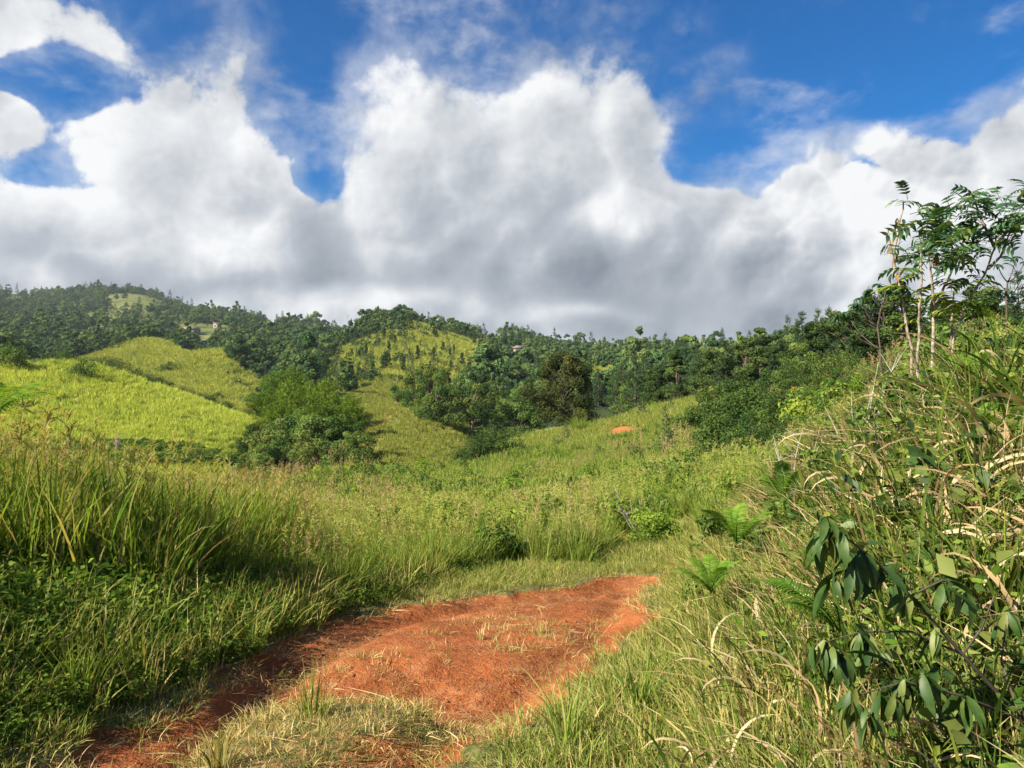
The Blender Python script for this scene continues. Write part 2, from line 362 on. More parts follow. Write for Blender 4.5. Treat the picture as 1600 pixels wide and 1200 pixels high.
# big hill on the left
P(-200, 470, 1000); P(0, 456, 1100); P(130, 456, 1150); P(235, 462, 1150); P(290, 490, 1050); P(340, 497, 1000); P(400, 506, 900); P(480, 515, 850); P(545, 528, 800)
P(-200, 545, 450); P(0, 545, 450); P(100, 548, 450); P(60, 503, 720); P(155, 521, 640); P(290, 522, 600); P(340, 513, 700); P(400, 540, 470); P(440, 545, 480); P(200, 490, 850); P(480, 535, 620); P(0, 480, 900); P(100, 475, 980)
for px, z in ((-200, 60), (100, 70), (300, 60), (500, 30)): G(px, (1700, z))
# far ridge in the middle
P(760, 528, 800); P(805, 520, 880); P(840, 540, 880); P(870, 552, 860); P(930, 556, 800); P(1000, 562, 700); P(1100, 566, 600); P(720, 528, 700)
P(1300, 560, 700); P(1600, 530, 700)
for px in (-500, 0, 500, 800, 1100, 1600, 2100): G(px, (3200, 5.0), (6000, 0.0))
G(-500, (150, 8), (450, 40), (1000, 130)); G(2200, (30, 7), (100, 20), (300, 35), (800, 60)); G(800, (1500, 20)); G(1200, (1500, 20))
CP = np.array(CP)
def feat(x, y):
    r = np.hypot(x, y); az = np.clip(np.arctan2(x, y), -0.95, 0.95)
    return np.stack([az * 3.2, np.log(np.maximum(r, 0.8))], -1), r, np.arctan2(x, y)
_f, _r, _ = feat(CP[:, 0], CP[:, 1])
_ker = lambda d2: np.sqrt(d2 + 0.012)
_K = _ker(((_f[:, None] - _f[None]) ** 2).sum(-1)) - 0.0; _n = len(CP)
_A = np.zeros((_n + 1, _n + 1)); _A[:_n, :_n] = _K - np.eye(_n) * 0.004; _A[:_n, _n] = 1; _A[_n, :_n] = 1
_W = np.linalg.solve(_A, np.concatenate([CP[:, 2] / _r, [0]]))

_wr = np.random.default_rng(3)
_waves = [(f_, _wr.random() * 6.28, _wr.random() * 6.28) for f_ in (1, 1.37, 1.9, 2.6, 3.3, 4.6, 6.1, 8.3)]
def fbm(x, y, f=1.0, seed=0, rough=0.75):
    s = np.zeros_like(x, dtype=float); tot = 0
    for k, (w, th, ph) in enumerate(_waves):
        th = th + seed * 1.7; a = rough ** k
        s += a * np.sin((x * math.cos(th) + y * math.sin(th)) * f * w + ph + seed + 1.3 * np.sin((y * math.cos(th * 2.1) - x * math.sin(th * 2.1)) * f * w * 0.6 + ph * 2)); tot += a
    return s / tot

def to_xy(poly):                                   # photo point on the track -> ground point
    o = []
    for px, py in poly:
        Y = 1.37 / ((py - HY) / F - 0.11); o.append(((px - 800) / F * Y, Y))
    return np.array(o)
TRACK = to_xy([(-250, 1330), (30, 1235), (120, 1195), (245, 1105), (305, 1055), (440, 998), (560, 955), (700, 927), (830, 914), (925, 897), (985, 893), (1030, 905), (1022, 950), (1008, 990), (930, 1040), (880, 1080), (840, 1112), (790, 1160), (750, 1205), (700, 1330)])
MEDIAN = to_xy([(270, 1215), (330, 1140), (410, 1105), (520, 1085), (640, 1092), (715, 1110), (700, 1135), (600, 1150), (520, 1165), (450, 1205), (380, 1240)])
def sdist(poly, x, y):                             # signed distance, positive inside
    best = np.full(x.shape, 1e9); ins = np.zeros(x.shape, bool)
    for (x0, y0), (x1, y1) in zip(poly, np.roll(poly, -1, 0)):
        dx, dy = x1 - x0, y1 - y0
        t = np.clip(((x - x0) * dx + (y - y0) * dy) / (dx * dx + dy * dy), 0, 1)
        best = np.minimum(best, np.hypot(x - x0 - t * dx, y - y0 - t * dy))
        c = (y0 > y) != (y1 > y)
        ins ^= c & (x < dx * (y - y0) / (dy if abs(dy) > 1e-9 else 1e-9) + x0)
    return np.where(ins, best, -best)
def sstep(v, a, b):
    t = np.clip((v - a) / (b - a), 0, 1); return t * t * (3 - 2 * t)

def dirt(x, y):                                    # bare earth 0..1
    x = np.asarray(x, float); y = np.asarray(y, float); o = np.zeros(x.shape)
    k = (np.hypot(x, y) < 26) & (y > 0)
    if k.any():
        xx, yy = x[k], y[k]
        e = fbm(xx, yy, 2.6, 1) * .36 + fbm(xx, yy, 9, 2) * .18
        d = sstep(sdist(TRACK, xx, yy) + e, -.12, .22)
        m = sstep(sdist(MEDIAN, xx, yy) + e * .6, -.12, .12)
        # two wheel lines that run on over the grass
        for (ax, ay, bx, by, w_) in ((1.30, 11.3, 1.6, 13.0, .14), (2.25, 10.8, 2.55, 12.2, .18)):
            seg = np.clip(((xx - ax) * (bx - ax) + (yy - ay) * (by - ay)) / ((bx - ax) ** 2 + (by - ay) ** 2), 0, 1)
            dd = np.hypot(xx - ax - seg * (bx - ax), yy - ay - seg * (by - ay))
            d = np.maximum(d, sstep(w_ - dd + e * .5, -.05, .15) * .75)
        o[k] = d * (1 - .62 * m)
    return o

def gz(x, y):
    x = np.atleast_1d(np.asarray(x, float)); y = np.atleast_1d(np.asarray(y, float)); out = np.empty(x.shape)
    for s in range(0, len(x), 20000):
        xx, yy = x[s:s + 20000], y[s:s + 20000]
        f_, r, az = feat(xx, yy)
        d2 = ((f_[:, None] - _f[None]) ** 2).sum(-1)
        q = _ker(d2) @ _W[:_n] + _W[_n]
        z = q * r
        z += fbm(xx, yy, .012, 5) * .010 * np.clip(r - 120, 0, 700) + fbm(xx, yy, .05, 6) * .006 * np.clip(r - 20, 0, 200)
        z += fbm(xx, yy, .35, 7) * .10 * sstep(r, 8, 30) + fbm(xx, yy, 1.3, 8) * .03
        back = sstep(np.abs(az), 1.0, 1.9)
        z = z * (1 - back) + back * (fbm(xx, yy, .02, 9) * .01 * r)
        n = (r < 26) & (yy > 0)
        if n.any():
            a, b = xx[n], yy[n]
            dt = dirt(a, b)
            dz = -.075 * dt + dt * (fbm(a, b, 2.2, 13) * .035 + fbm(a, b, 6.5, 11) * .024 + fbm(a, b, 19, 12) * .010)
            md = sdist(MEDIAN, a, b) + fbm(a, b, 4, 3) * .10
            dz += .055 * sstep(md, -.06, .10)
            # wheel ruts along the bend
            ctr = sdist(TRACK, a, b)
            dz -= .085 * np.exp(-((ctr - .48) / .17) ** 2) * sstep(ctr, .1, .4)
            dz -= .17 * np.exp(-(((a + .35) / .9) ** 2 + ((b - 5.3) / .55) ** 2)) * dt
            z[n] += dz
        out[s:s + 20000] = z
    return out

def gzs(x, y): return float(gz([x], [y])[0])
def hit(px, py, Y0, Y1, n=500):
    """ground point seen at a place of the photo between two depths"""
    Y = np.geomspace(Y0, Y1, n); X = (px - 800) / F * Y; Z = gz(X, Y)
    p = HY - F * (Z - CAMZ) / Y
    k = np.argmax(p <= py) if (p <= py).any() else int(np.argmin(p))
    return X[k], Y[k], Z[k]
def proj(x, y, z): return 800 + F * x / y, HY - F * (z - CAMZ) / y

def inpoly(poly, x, y): return sdist(np.array(poly, float), np.asarray(x, float), np.asarray(y, float))
HILLS2 = [(95, 575), (150, 552), (185, 532), (232, 512), (262, 524), (275, 545), (305, 550), (352, 540), (372, 575), (430, 612), (432, 660), (100, 660)]
CENTRE = [(505, 575), (530, 545), (600, 520), (650, 500), (700, 515), (750, 522), (765, 560), (735, 600), (700, 640), (545, 655), (490, 610)]
def cover(x, y, z):
    """how much open yellow grass (1) rather than trees (0) grows at far ground points"""
    px, py = proj(x, y, z); r = np.hypot(x, y); o = np.zeros(x.shape)
    nz = fbm(x, y, .045, 21)
    a = sstep(inpoly(HILLS2, px, py) + nz * 6, -4, 4) * sstep(r, 190, 200) * (1 - sstep(r, 370, 380)); o = np.maximum(o, a)
    b = sstep(inpoly(CENTRE, px, py) + nz * 16, -6, 8) * sstep(r, 190, 215) * (1 - sstep(r, 440, 450)); o = np.maximum(o, b)
    o = np.maximum(o, sstep(-np.hypot((px - 775) / 34, (py - 533) / 10) + 1 + nz * .5, -.1, .2) * (r > 380))
    o = np.maximum(o, sstep(-np.hypot((px - 942) / 30, (py - 592) / 22) + 1 + nz * .6, -.1, .2) * (r > 180) * (r < 420))
    o = np.maximum(o, sstep(-np.hypot((px - 355) / 40, (py - 525) / 10) + 1 + nz * .5, -.1, .2) * (r > 430))
    o = np.maximum(o, .85 * sstep(1 - np.hypot((px - 205) / 75, (py - 485) / 26) + nz * .5, .0, .5) * (r > 500))
    o = np.maximum(o, sstep(fbm(x, y, .012, 22) + nz * .35, .12, .40) * sstep(r, 520, 600) * .75)
    o = np.maximum(o, ((px > 545 + nz * 8) & (px < 690 + nz * 10) & (r < 235)) * 1.0)
    o = np.maximum(o, (r < 165) * 1.0)
    return o

# ------------------------------------------------------------------ ground sheet
def ground_material():
    m = bpy.data.materials.new('ground'); m.use_nodes = True; t = m.node_tree
    b = t.nodes['Principled BSDF']; b.inputs['Roughness'].default_value = .95; b.inputs['Specular IOR Level'].default_value = .12
    g = t.nodes.new('ShaderNodeNewGeometry'); pos = E(t, g.outputs['Position'])
    def att(n):
        a = t.nodes.new('ShaderNodeAttribute'); a.attribute_name = n; return E(t, a.outputs['Fac'])
    dm, far, soil = att('dirt'), att('open'), att('soil')
    n1 = noise(t, pos, 1.3, 5, .6); n2 = noise(t, pos, 11, 5, .65); n3 = noise(t, pos, 55, 3, .6); nb = noise(t, pos, .05, 4, .6)
    red = mixc(t, n1.mrange(.35, .68), (.235, .064, .019), (.36, .112, .034))
    red = mixc(t, n2.mrange(.45, .75) * .6, red, (.40, .165, .060))
    red = mixc(t, n3.mrange(.55, .75) * .45, red, (.10, .028, .010))
    red = mixc(t, noise(t, pos, 2.4, 6, .7).mrange(.50, .70) * .5, red, (.46, .20, .085))
    red = mixc(t, noise(t, pos, .9, 3, .6).mrange(.54, .75) * .5, red, (.17, .046, .016))
    thatch = mixc(t, n2.mrange(.35, .65), (.08, .09, .022), (.21, .17, .06))
    grass = mixc(t, nb.mrange(.35, .65), (.10, .13, .03), (.20, .20, .05))
    wood = mixc(t, nb.mrange(.3, .7), (.020, .032, .012), (.04, .055, .018))
    base = mixc(t, far, wood, grass)
    near = att('near')
    base = mixc(t, near, base, thatch)
    edge = (dm + (n2 - .5) * .5 + (n3 - .5) * .3).mrange(.30, .62)
    base = mixc(t, edge, base, red)
    base = mixc(t, (soil + (n1 - .5) * .4).mrange(.4, .6), base, (.36, .135, .045))
    t.links.new(base.s, b.inputs['Base Color'])
    bp = t.nodes.new('ShaderNodeBump'); bp.inputs['Strength'].default_value = .9; bp.inputs['Distance'].default_value = .045
    h = n2 * .9 + n3 * .45 + noise(t, pos, 4.0, 3, .6) * .8
    t.links.new(h.s, bp.inputs['Height']); t.links.new(bp.outputs[0], b.inputs['Normal'])
    return m

def build_ground():
    az = np.concatenate([np.linspace(-np.pi, -.80, 40, endpoint=False), np.linspace(-.80, .80, 430), np.linspace(.80, np.pi, 40)[1:-1]])
    rr = np.concatenate([np.geomspace(.5, 16, 330, endpoint=False), np.geomspace(16, 6500, 300)])
    A, R = np.meshgrid(az, rr); x = (np.sin(A) * R).ravel(); y = (np.cos(A) * R).ravel(); z = gz(x, y)
    nc, nr = len(az), len(rr)
    i = np.arange(nr - 1)[:, None] * nc; j = np.arange(nc)[None, :]; k = (j + 1) % nc
    q = np.stack([i + j, i + k, i + nc + k, i + nc + j], -1).reshape(-1, 4)[:, ::-1]
    v = np.concatenate([np.stack([x, y, z], 1), [[0, 0, 0]]]); c = len(v) - 1
    jj = np.arange(nc); tri = np.stack([np.full(nc, c), (jj + 1) % nc, jj], 1)
    me = new_mesh('ground', v, [q, tri], ground_material(), smooth=True)
    d = np.append(dirt(x, y), 0); r = np.hypot(v[:, 0], v[:, 1]); op = cover(v[:, 0], np.where(v[:, 1] > .1, v[:, 1], .1), v[:, 2])
    op = np.where(v[:, 1] > 5, op, 1.0); nr_ = 1 - sstep(r, 40, 110)
    # bare red scar on the knoll, ploughed patch below the houses, worn track across the far slope
    px, py = proj(v[:, 0], np.where(v[:, 1] > .1, v[:, 1], .1), v[:, 2])
    so = sstep(1 - np.hypot((px - 988) / 42, (py - 679) / 13) + fbm(v[:, 0], v[:, 1], .8, 4) * .4, -.1, .4) * (r > 45) * (r < 110)
    so = np.maximum(so, .9 * sstep(1 - np.hypot((px - 1035) / 40, (py - 700) / 5) + fbm(v[:, 0], v[:, 1], .8, 5) * .6, .2, .6) * (r > 40) * (r < 110))
    def line(pts, w):
        b = np.full(px.shape, 1e9)
        for (x0, y0), (x1, y1) in zip(pts, pts[1:]):
            tt = np.clip(((px - x0) * (x1 - x0) + (py - y0) * (y1 - y0)) / ((x1 - x0) ** 2 + (y1 - y0) ** 2), 0, 1)
            b = np.minimum(b, np.hypot(px - x0 - tt * (x1 - x0), py - y0 - tt * (y1 - y0)))
        return 1 - sstep(b, w * .5, w)
    so = np.maximum(so, .62 * line([(586, 676), (605, 655), (625, 640), (618, 628)], 4) * (r > 80) * (r < 200))
    so = np.maximum(so, .55 * line([(168, 583), (215, 566), (262, 553)], 3) * (r > 200) * (r < 400))
    for n, a in (('dirt', d), ('open', op), ('near', nr_), ('soil', so)):
        at = me.attributes.new(n, 'FLOAT', 'POINT'); at.data.foreach_set('value', a.astype(np.float32))
    o = bpy.data.objects.new('ground', me); COL.objects.link(o); o['kind'] = 'structure'
    o['label'] = 'grassy hills and valley with a rutted red earth track'; return o
build_ground()

# ------------------------------------------------------------------ scattering of uncountable growth
def gn_tree():
    ng = bpy.data.node_groups.new('scatter', 'GeometryNodeTree')
    ng.interface.new_socket('Geometry', in_out='INPUT', socket_type='NodeSocketGeometry')
    ng.interface.new_socket('Protos', in_out='INPUT', socket_type='NodeSocketCollection')
    ng.interface.new_socket('Geometry', in_out='OUTPUT', socket_type='NodeSocketGeometry')
    N = ng.nodes.new; L = ng.links.new
    i, o = N('NodeGroupInput'), N('NodeGroupOutput')
    ci = N('GeometryNodeCollectionInfo'); ci.inputs['Separate Children'].default_value = True; ci.inputs['Reset Children'].default_value = True
    L(i.outputs[1], ci.inputs['Collection'])
    ip = N('GeometryNodeInstanceOnPoints'); ip.inputs['Pick Instance'].default_value = True
    L(i.outputs[0], ip.inputs['Points']); L(ci.outputs[0], ip.inputs['Instance'])
    for nm, dt, sk in (('variant', 'INT', 'Instance Index'), ('turn', 'FLOAT_VECTOR', 'Rotation'), ('size', 'FLOAT_VECTOR', 'Scale')):
        a = N('GeometryNodeInputNamedAttribute'); a.data_type = dt; a.inputs[0].default_value = nm; L(a.outputs[0], ip.inputs[sk])
    L(ip.outputs[0], o.inputs[0])
    return ng
GN = gn_tree()

def scatter(name, label, category, xyz, size, protos, tilt=.12, zs=None, turn=None):
    n = len(xyz)
    me = bpy.data.meshes.new(name); me.vertices.add(n); me.vertices.foreach_set('co', np.asarray(xyz, np.float32).ravel())
    rot = np.stack([rng.normal(0, tilt, n), rng.normal(0, tilt, n), rng.random(n) * 6.283 if turn is None else turn], 1)
    size = np.broadcast_to(size, (n,)); zs = size if zs is None else zs
    a = me.attributes.new('turn', 'FLOAT_VECTOR', 'POINT'); a.data.foreach_set('vector', rot.astype(np.float32).ravel())
    a = me.attributes.new('size', 'FLOAT_VECTOR', 'POINT'); a.data.foreach_set('vector', np.stack([size, size, zs], 1).astype(np.float32).ravel())
    a = me.attributes.new('variant', 'INT', 'POINT'); a.data.foreach_set('value', rng.integers(0, len(protos), n).astype(np.int32))
    c = bpy.data.collections.new(name + '_kinds')                       # holds the source tufts, not part of the scene
    for k, p in enumerate(protos): c.objects.link(bpy.data.objects.new('%s_kind_%02d' % (name, k), p))
    o = bpy.data.objects.new(name, me); COL.objects.link(o)
    md = o.modifiers.new('scatter', 'NODES'); md.node_group = GN
    md[GN.interface.items_tree[1].identifier if GN.interface.items_tree[1].socket_type == 'NodeSocketCollection' else 'Socket_1'] = c
    o['kind'] = 'stuff'; o['label'] = label; o['category'] = category
    return o

def area_points(n, r0, r1, a0=-.80, a1=.80, p=2.0):
    """points in a fan around the place the track starts; p=2 even per area, p<2 denser near"""
    u = rng.random(n); r = (r0 ** p + u * (r1 ** p - r0 ** p)) ** (1 / p); a = a0 + rng.random(n) * (a1 - a0)
    return np.sin(a) * r, np.cos(a) * r

# ------------------------------------------------------------------ tufts
def tuft(mat, n, h, w, rad, lean=.35, droop=.12, segs=4, name='tuft', heads=0, hmat=None):
    mb = MB(); a = rng.random(n) * 6.283; rr = np.sqrt(rng.random(n)) * rad
    base = np.stack([np.cos(a) * rr, np.sin(a) * rr, np.full(n, -.02)], 1)
    hh = rng.uniform(h[0], h[1], n); ta = a + rng.normal(0, .8, n); ln = np.abs(rng.normal(lean, lean * .6, n)) * hh
    tip = base + np.stack([np.cos(ta) * ln, np.sin(ta) * ln, hh * np.clip(1 - .45 * (ln / hh) ** 2, .15, 1)], 1)
    bend = np.stack([-np.cos(ta) * ln * .35, -np.sin(ta) * ln * .35, hh * rng.uniform(droop * .5, droop * 2.2, n)], 1)
    blades(mb, base, tip, rng.uniform(w[0], w[1], n), bend, segs)
    if heads:
        for k in rng.integers(0, n, heads):
            p0 = base[k]; top = np.array([p0[0] + rng.normal(0, .12) * h[1], p0[1] + rng.normal(0, .12) * h[1], h[1] * rng.uniform(.95, 1.25)])
            blades(mb, p0[None], top[None], np.array([.006]), rng.normal(0, .04, (1, 3)), 4, np.array([.9]))
            m_ = 16; tt = rng.random(m_) * .22 * h[1]
            pp = top[None] - np.stack([np.zeros(m_), np.zeros(m_), tt], 1)
            leaves(mb, pp, rdir(m_, .9), rdir(m_), .09 * h[1] ** .5, .014, .93 + .07 * rng.random(m_))
    return mb.mesh(name, mat)

def herb_patch(mat, n, rad, h, leaf, name='herb'):
    mb = MB(); k = max(3, n // 7)
    a = rng.random(k) * 6.283; rr = np.sqrt(rng.random(k)) * rad
    base = np.stack([np.cos(a) * rr, np.sin(a) * rr, np.zeros(k)], 1); hh = rng.uniform(h * .4, h, k)
    tip = base + np.stack([rng.normal(0, .35, k) * hh, rng.normal(0, .35, k) * hh, hh], 1)
    blades(mb, base, tip, np.full(k, .006), rng.normal(0, .03, (k, 3)), 3, rng.random(k) * .5)
    i = rng.integers(0, k, n); u = rng.uniform(.25, 1, n)[:, None]
    p = base[i] * (1 - u) + tip[i] * u + rng.normal(0, .015, (n, 3))
    d = rdir(n, .1, .5); nn = rdir(n, 1.6)
    s = rng.uniform(.6, 1.2, n) * leaf
    leaves(mb, p, d, nn, s, s * .55, rng.random(n), .12)
    return mb.mesh(name, mat)

def leaf_ball(mb, c, r, n, leaf, flat=.8, up=.25, ratio=.55, tb=.5, tv=.5, fill=.55):
    d = rdir(n); rad = r * (fill + (1 - fill) * rng.random(n) ** .5)[:, None]
    p = np.asarray(c)[None] + d * rad * np.array([1, 1, flat]) + rng.normal(0, r * .06, (n, 3))
    nn = unit(d + rdir(n) * .7 + np.array([0, 0, up])); dd = unit(np.cross(nn, rdir(n)) + np.array([0, 0, -.25]))
    s = rng.uniform(.6, 1.25, n) * leaf
    leaves(mb, p - dd * s[:, None] * .5, dd, nn, s, s * ratio, np.clip(tb + (rng.random(n) - .5) * tv, 0, 1), .08)

def bush_mesh(mat, R, H, clumps, per, leaf, name='bush', ratio=.55):
    mb = MB()
    for k in range(clumps):
        a = random.random() * 6.283; u = random.random() ** .5 * R * .75; z = H * random.uniform(.2, .82) * (1 - .35 * (u / R) ** 2)
        leaf_ball(mb, (math.cos(a) * u, math.sin(a) * u, z), R * random.uniform(.25, .45), per, leaf, .8, ratio=ratio, tb=random.uniform(.25, .75), tv=.5, fill=.35)
    return mb.mesh(name, mat)

def limb(p, q, r0, r1, n=5, sag=.12):
    t = np.linspace(0, 1, n)[:, None]; p, q = np.asarray(p, float), np.asarray(q, float)
    c = p * (1 - t) + q * t; L = np.linalg.norm(q - p)
    c += np.array([[random.gauss(0, .03) * L, random.gauss(0, .03) * L, 0]]) * np.sin(t * np.pi) + np.array([[0, 0, -sag * L]]) * np.sin(t * np.pi) * t
    return c, np.linspace(r0, r1, n)

def broad_tree(mat, H, R, clumps, per, leaf, bark, trunk_h=.35, cz=(.32, 1.0), shape='round', trunk_r=None, ratio=.6, flat=.75, cs=(.22, .36), name='tree'):
    """trunk mesh and crown mesh of one broadleaf tree"""
    tb, cb = MB(), MB(); tr = trunk_r or H * .022
    top = np.array([random.gauss(0, .03) * H, random.gauss(0, .03) * H, H * .7])
    c, r = limb((0, 0, -.3), top, tr * 1.25, tr * .3, 8, 0); tb.tube(c, r, 7)
    for k in range(clumps):
        zz = random.uniform(*cz); a = random.random() * 6.283
        prof = math.sqrt(max(0.05, 1 - ((zz - (cz[0] + cz[1]) * .46) / ((cz[1] - cz[0]) * .56)) ** 2)) if shape == 'round' else (1 - .75 * (zz - cz[0]) / (cz[1] - cz[0]))
        u = R * prof * random.random() ** .45 * random.uniform(.75, 1.1)
        rc = R * random.uniform(*cs) * (1.15 - .35 * zz)
        p = np.array([math.cos(a) * u + top[0] * zz, math.sin(a) * u + top[1] * zz, H * zz - rc * flat * .7])
        leaf_ball(cb, p, rc, int(per * random.uniform(.7, 1.3)), leaf, flat, ratio=ratio, tb=random.uniform(.2, .75), tv=.55)
        s = max(trunk_h * .75, min(.62, zz * .62)); st = np.array([top[0] * s / .7, top[1] * s / .7, H * s])
        c, r = limb(st, p, tr * .38, tr * .09, 5, -.05); tb.tube(c, r, 5)
    return tb.mesh(name + '_trunk', bark, True), cb.mesh(name + '_crown', mat)

def pine_tree(mat, H, R, whorls, bark, dens=1.0, needle=.34, start=.12, name='pine', tuftw=.03):
    tb, cb = MB(), MB()
    c, r = limb((0, 0, -.3), (random.gauss(0, .02) * H, random.gauss(0, .02) * H, H), H * .018, H * .003, 9, 0); tb.tube(c, r, 6)
    for w in range(whorls):
        z = start + (1 - start) * (w + random.random() * .5) / whorls
        L0 = R * (1 - z) ** .8 * (.6 + .4 * min(1, (z - start) / .15 + .4))
        for k in range(random.randint(4, 6)):
            a = random.random() * 6.283; L = max(.12 * R, L0 * random.uniform(.6, 1.15)); rise = random.uniform(.2, .65)
            p0 = np.array([c[-1][0] * z, c[-1][1] * z, H * z]); p1 = p0 + np.array([math.cos(a) * L, math.sin(a) * L, L * rise])
            cc, rr = limb(p0, p1, H * .006 * (1.2 - z), H * .002, 5, .10); tb.tube(cc, rr, 4)
            m = int(max(5, 34 * dens * L / R)); u = rng.uniform(.3, 1.05, m)[:, None]
            q = p0 + (p1 - p0) * u + rng.normal(0, .03 * R, (m, 3))
            d = unit((p1 - p0)[None] * .6 / L + rdir(m, .55) * .9)
            blades(cb, q, q + d * needle * rng.uniform(.6, 1.2, m)[:, None] * (H / 8) ** .5, np.full(m, tuftw * H / 8 * 2.2), rng.normal(0, .03, (m, 3)), 2, np.clip(rng.normal(.4, .25, m), 0, 1))
    m = 40; q = np.tile(c[-1], (m, 1)) - np.array([0, 0, 1]) * rng.random((m, 1)) * H * .10
    blades(cb, q, q + rdir(m, 1.3) * needle * 1.2, np.full(m, tuftw * H / 8 * 2), rng.normal(0, .02, (m, 3)), 2, rng.random(m))
    return tb.mesh(name + '_trunk', bark, True), cb.mesh(name + '_crown', mat)

def bamboo(mat, H, R, culms, name='bamboo'):
    tb, cb = MB(), MB()
    for k in range(culms):
        a = random.random() * 6.283; u = random.random() ** .6; h = H * random.uniform(.55, 1) * (1 - .35 * u * u)
        p0 = np.array([math.cos(a) * R * .25 * u, math.sin(a) * R * .25 * u, -.2]); p1 = np.array([math.cos(a) * R * u, math.sin(a) * R * u, h])
        t = np.linspace(0, 1, 9)[:, None]; mid = np.array([p0[0] * .6 + p1[0] * .4, p0[1] * .6 + p1[1] * .4, h * 1.05])
        c = (1 - t) ** 2 * p0 + 2 * t * (1 - t) * mid + t ** 2 * p1; tb.tube(c, np.linspace(.06, .015, 9), 5)
        m = 150; uu = rng.uniform(.35, 1.02, m)[:, None]
        q = (1 - uu) ** 2 * p0 + 2 * uu * (1 - uu) * mid + uu ** 2 * p1 + rng.normal(0, .38, (m, 3)) * np.array([1, 1, .8])
        leaves(cb, q, rdir(m, -.75, .6), rdir(m, .8), rng.uniform(.35, .7, m), .13, np.clip(rng.normal(random.uniform(.3, .7), .2, m), 0, 1), .1)
    return tb.mesh(name + '_culms', M['bamboo'], True), cb.mesh(name + '_crown', mat)

# ------------------------------------------------------------------ things
def root(name, loc, label, cat, group=None, rz=0.0, s=1.0):
    o = bpy.data.objects.new(name, None); COL.objects.link(o); o.location = loc; o.rotation_euler[2] = rz; o.scale = (s, s, s) if np.isscalar(s) else s
    o.empty_display_size = .1; o['label'] = label; o['category'] = cat
    if group: o['group'] = group
    return o
def part(name, me, parent, loc=(0, 0, 0), rot=(0, 0, 0), s=1.0):
    o = bpy.data.objects.new(name, me); COL.objects.link(o); o.parent = parent; o.location = loc; o.rotation_euler = rot; o.scale = (s, s, s)
    return o
def plant_tree(name, kind, x, y, s, label, cat='tree', group=None, z=None, rz=None, sz=1.0, parts=('trunk', 'crown')):
    o = root(name, (x, y, (gzs(x, y) if z is None else z)), label, cat, group, random.random() * 6.283 if rz is None else rz, (s, s, s * sz))
    for pn, me in zip(parts, kind):
        if me is not None: part(pn, me, o)
    return o

# ------------------------------------------------------------------ growth on the far hills (uncountable)
FAR_TREES = [broad_tree(M['forest'], 7, 3.6, 20, 130, .5, M['darkbark'], name='far_tree', cs=(.2, .34))[1] for _ in range(4)] + \
            [broad_tree(M['forest'], 9, 2.6, 16, 120, .5, M['darkbark'], name='far_tree')[1] for _ in range(2)] + [pine_tree(M['pine'], 9, 2.0, 13, M['darkbark'], 1.3, .55)[1] for _ in range(2)]
def hill_wood():
    x, y = area_points(36000, 185, 1350, -.72, .72, 1.6); z = gz(x, y); px, py = proj(x, y, z); r = np.hypot(x, y)
    c = cover(x, y, z)
    keep = (rng.random(len(x)) > c * 1.15) & ~((px > 560) & (px < 700) & (r < 215)) & ~((px > 470) & (px < 760) & (r < 260) & (c > .1))
    keep &= ~((px > 60) & (px < 415) & (r < 215)) & ~((r < 230) & (px < 415)) & ~((r < 230) & (px > 545) & (px < 640))
    for hx, hy, hr in HOUSES: keep &= ~((np.abs(px - hx) < hr) & (py > hy - 4) & (py < hy + 22) & (r > 380))
    x, y, z, r = x[keep], y[keep], z[keep], r[keep]
    s = rng.lognormal(-.02, .28, len(x)) * np.where(r > 500, 1.1, .9)
    scatter('hillside_wood', 'dense dark green wood covering the far hills', 'woodland', np.stack([x, y, z - .4], 1), s, FAR_TREES, .05)
HOUSES = [(157, 516, 16), (292, 518, 22), (340, 509, 12), (316, 536, 10), (418, 510, 14), (808, 549, 14)]
hill_wood()

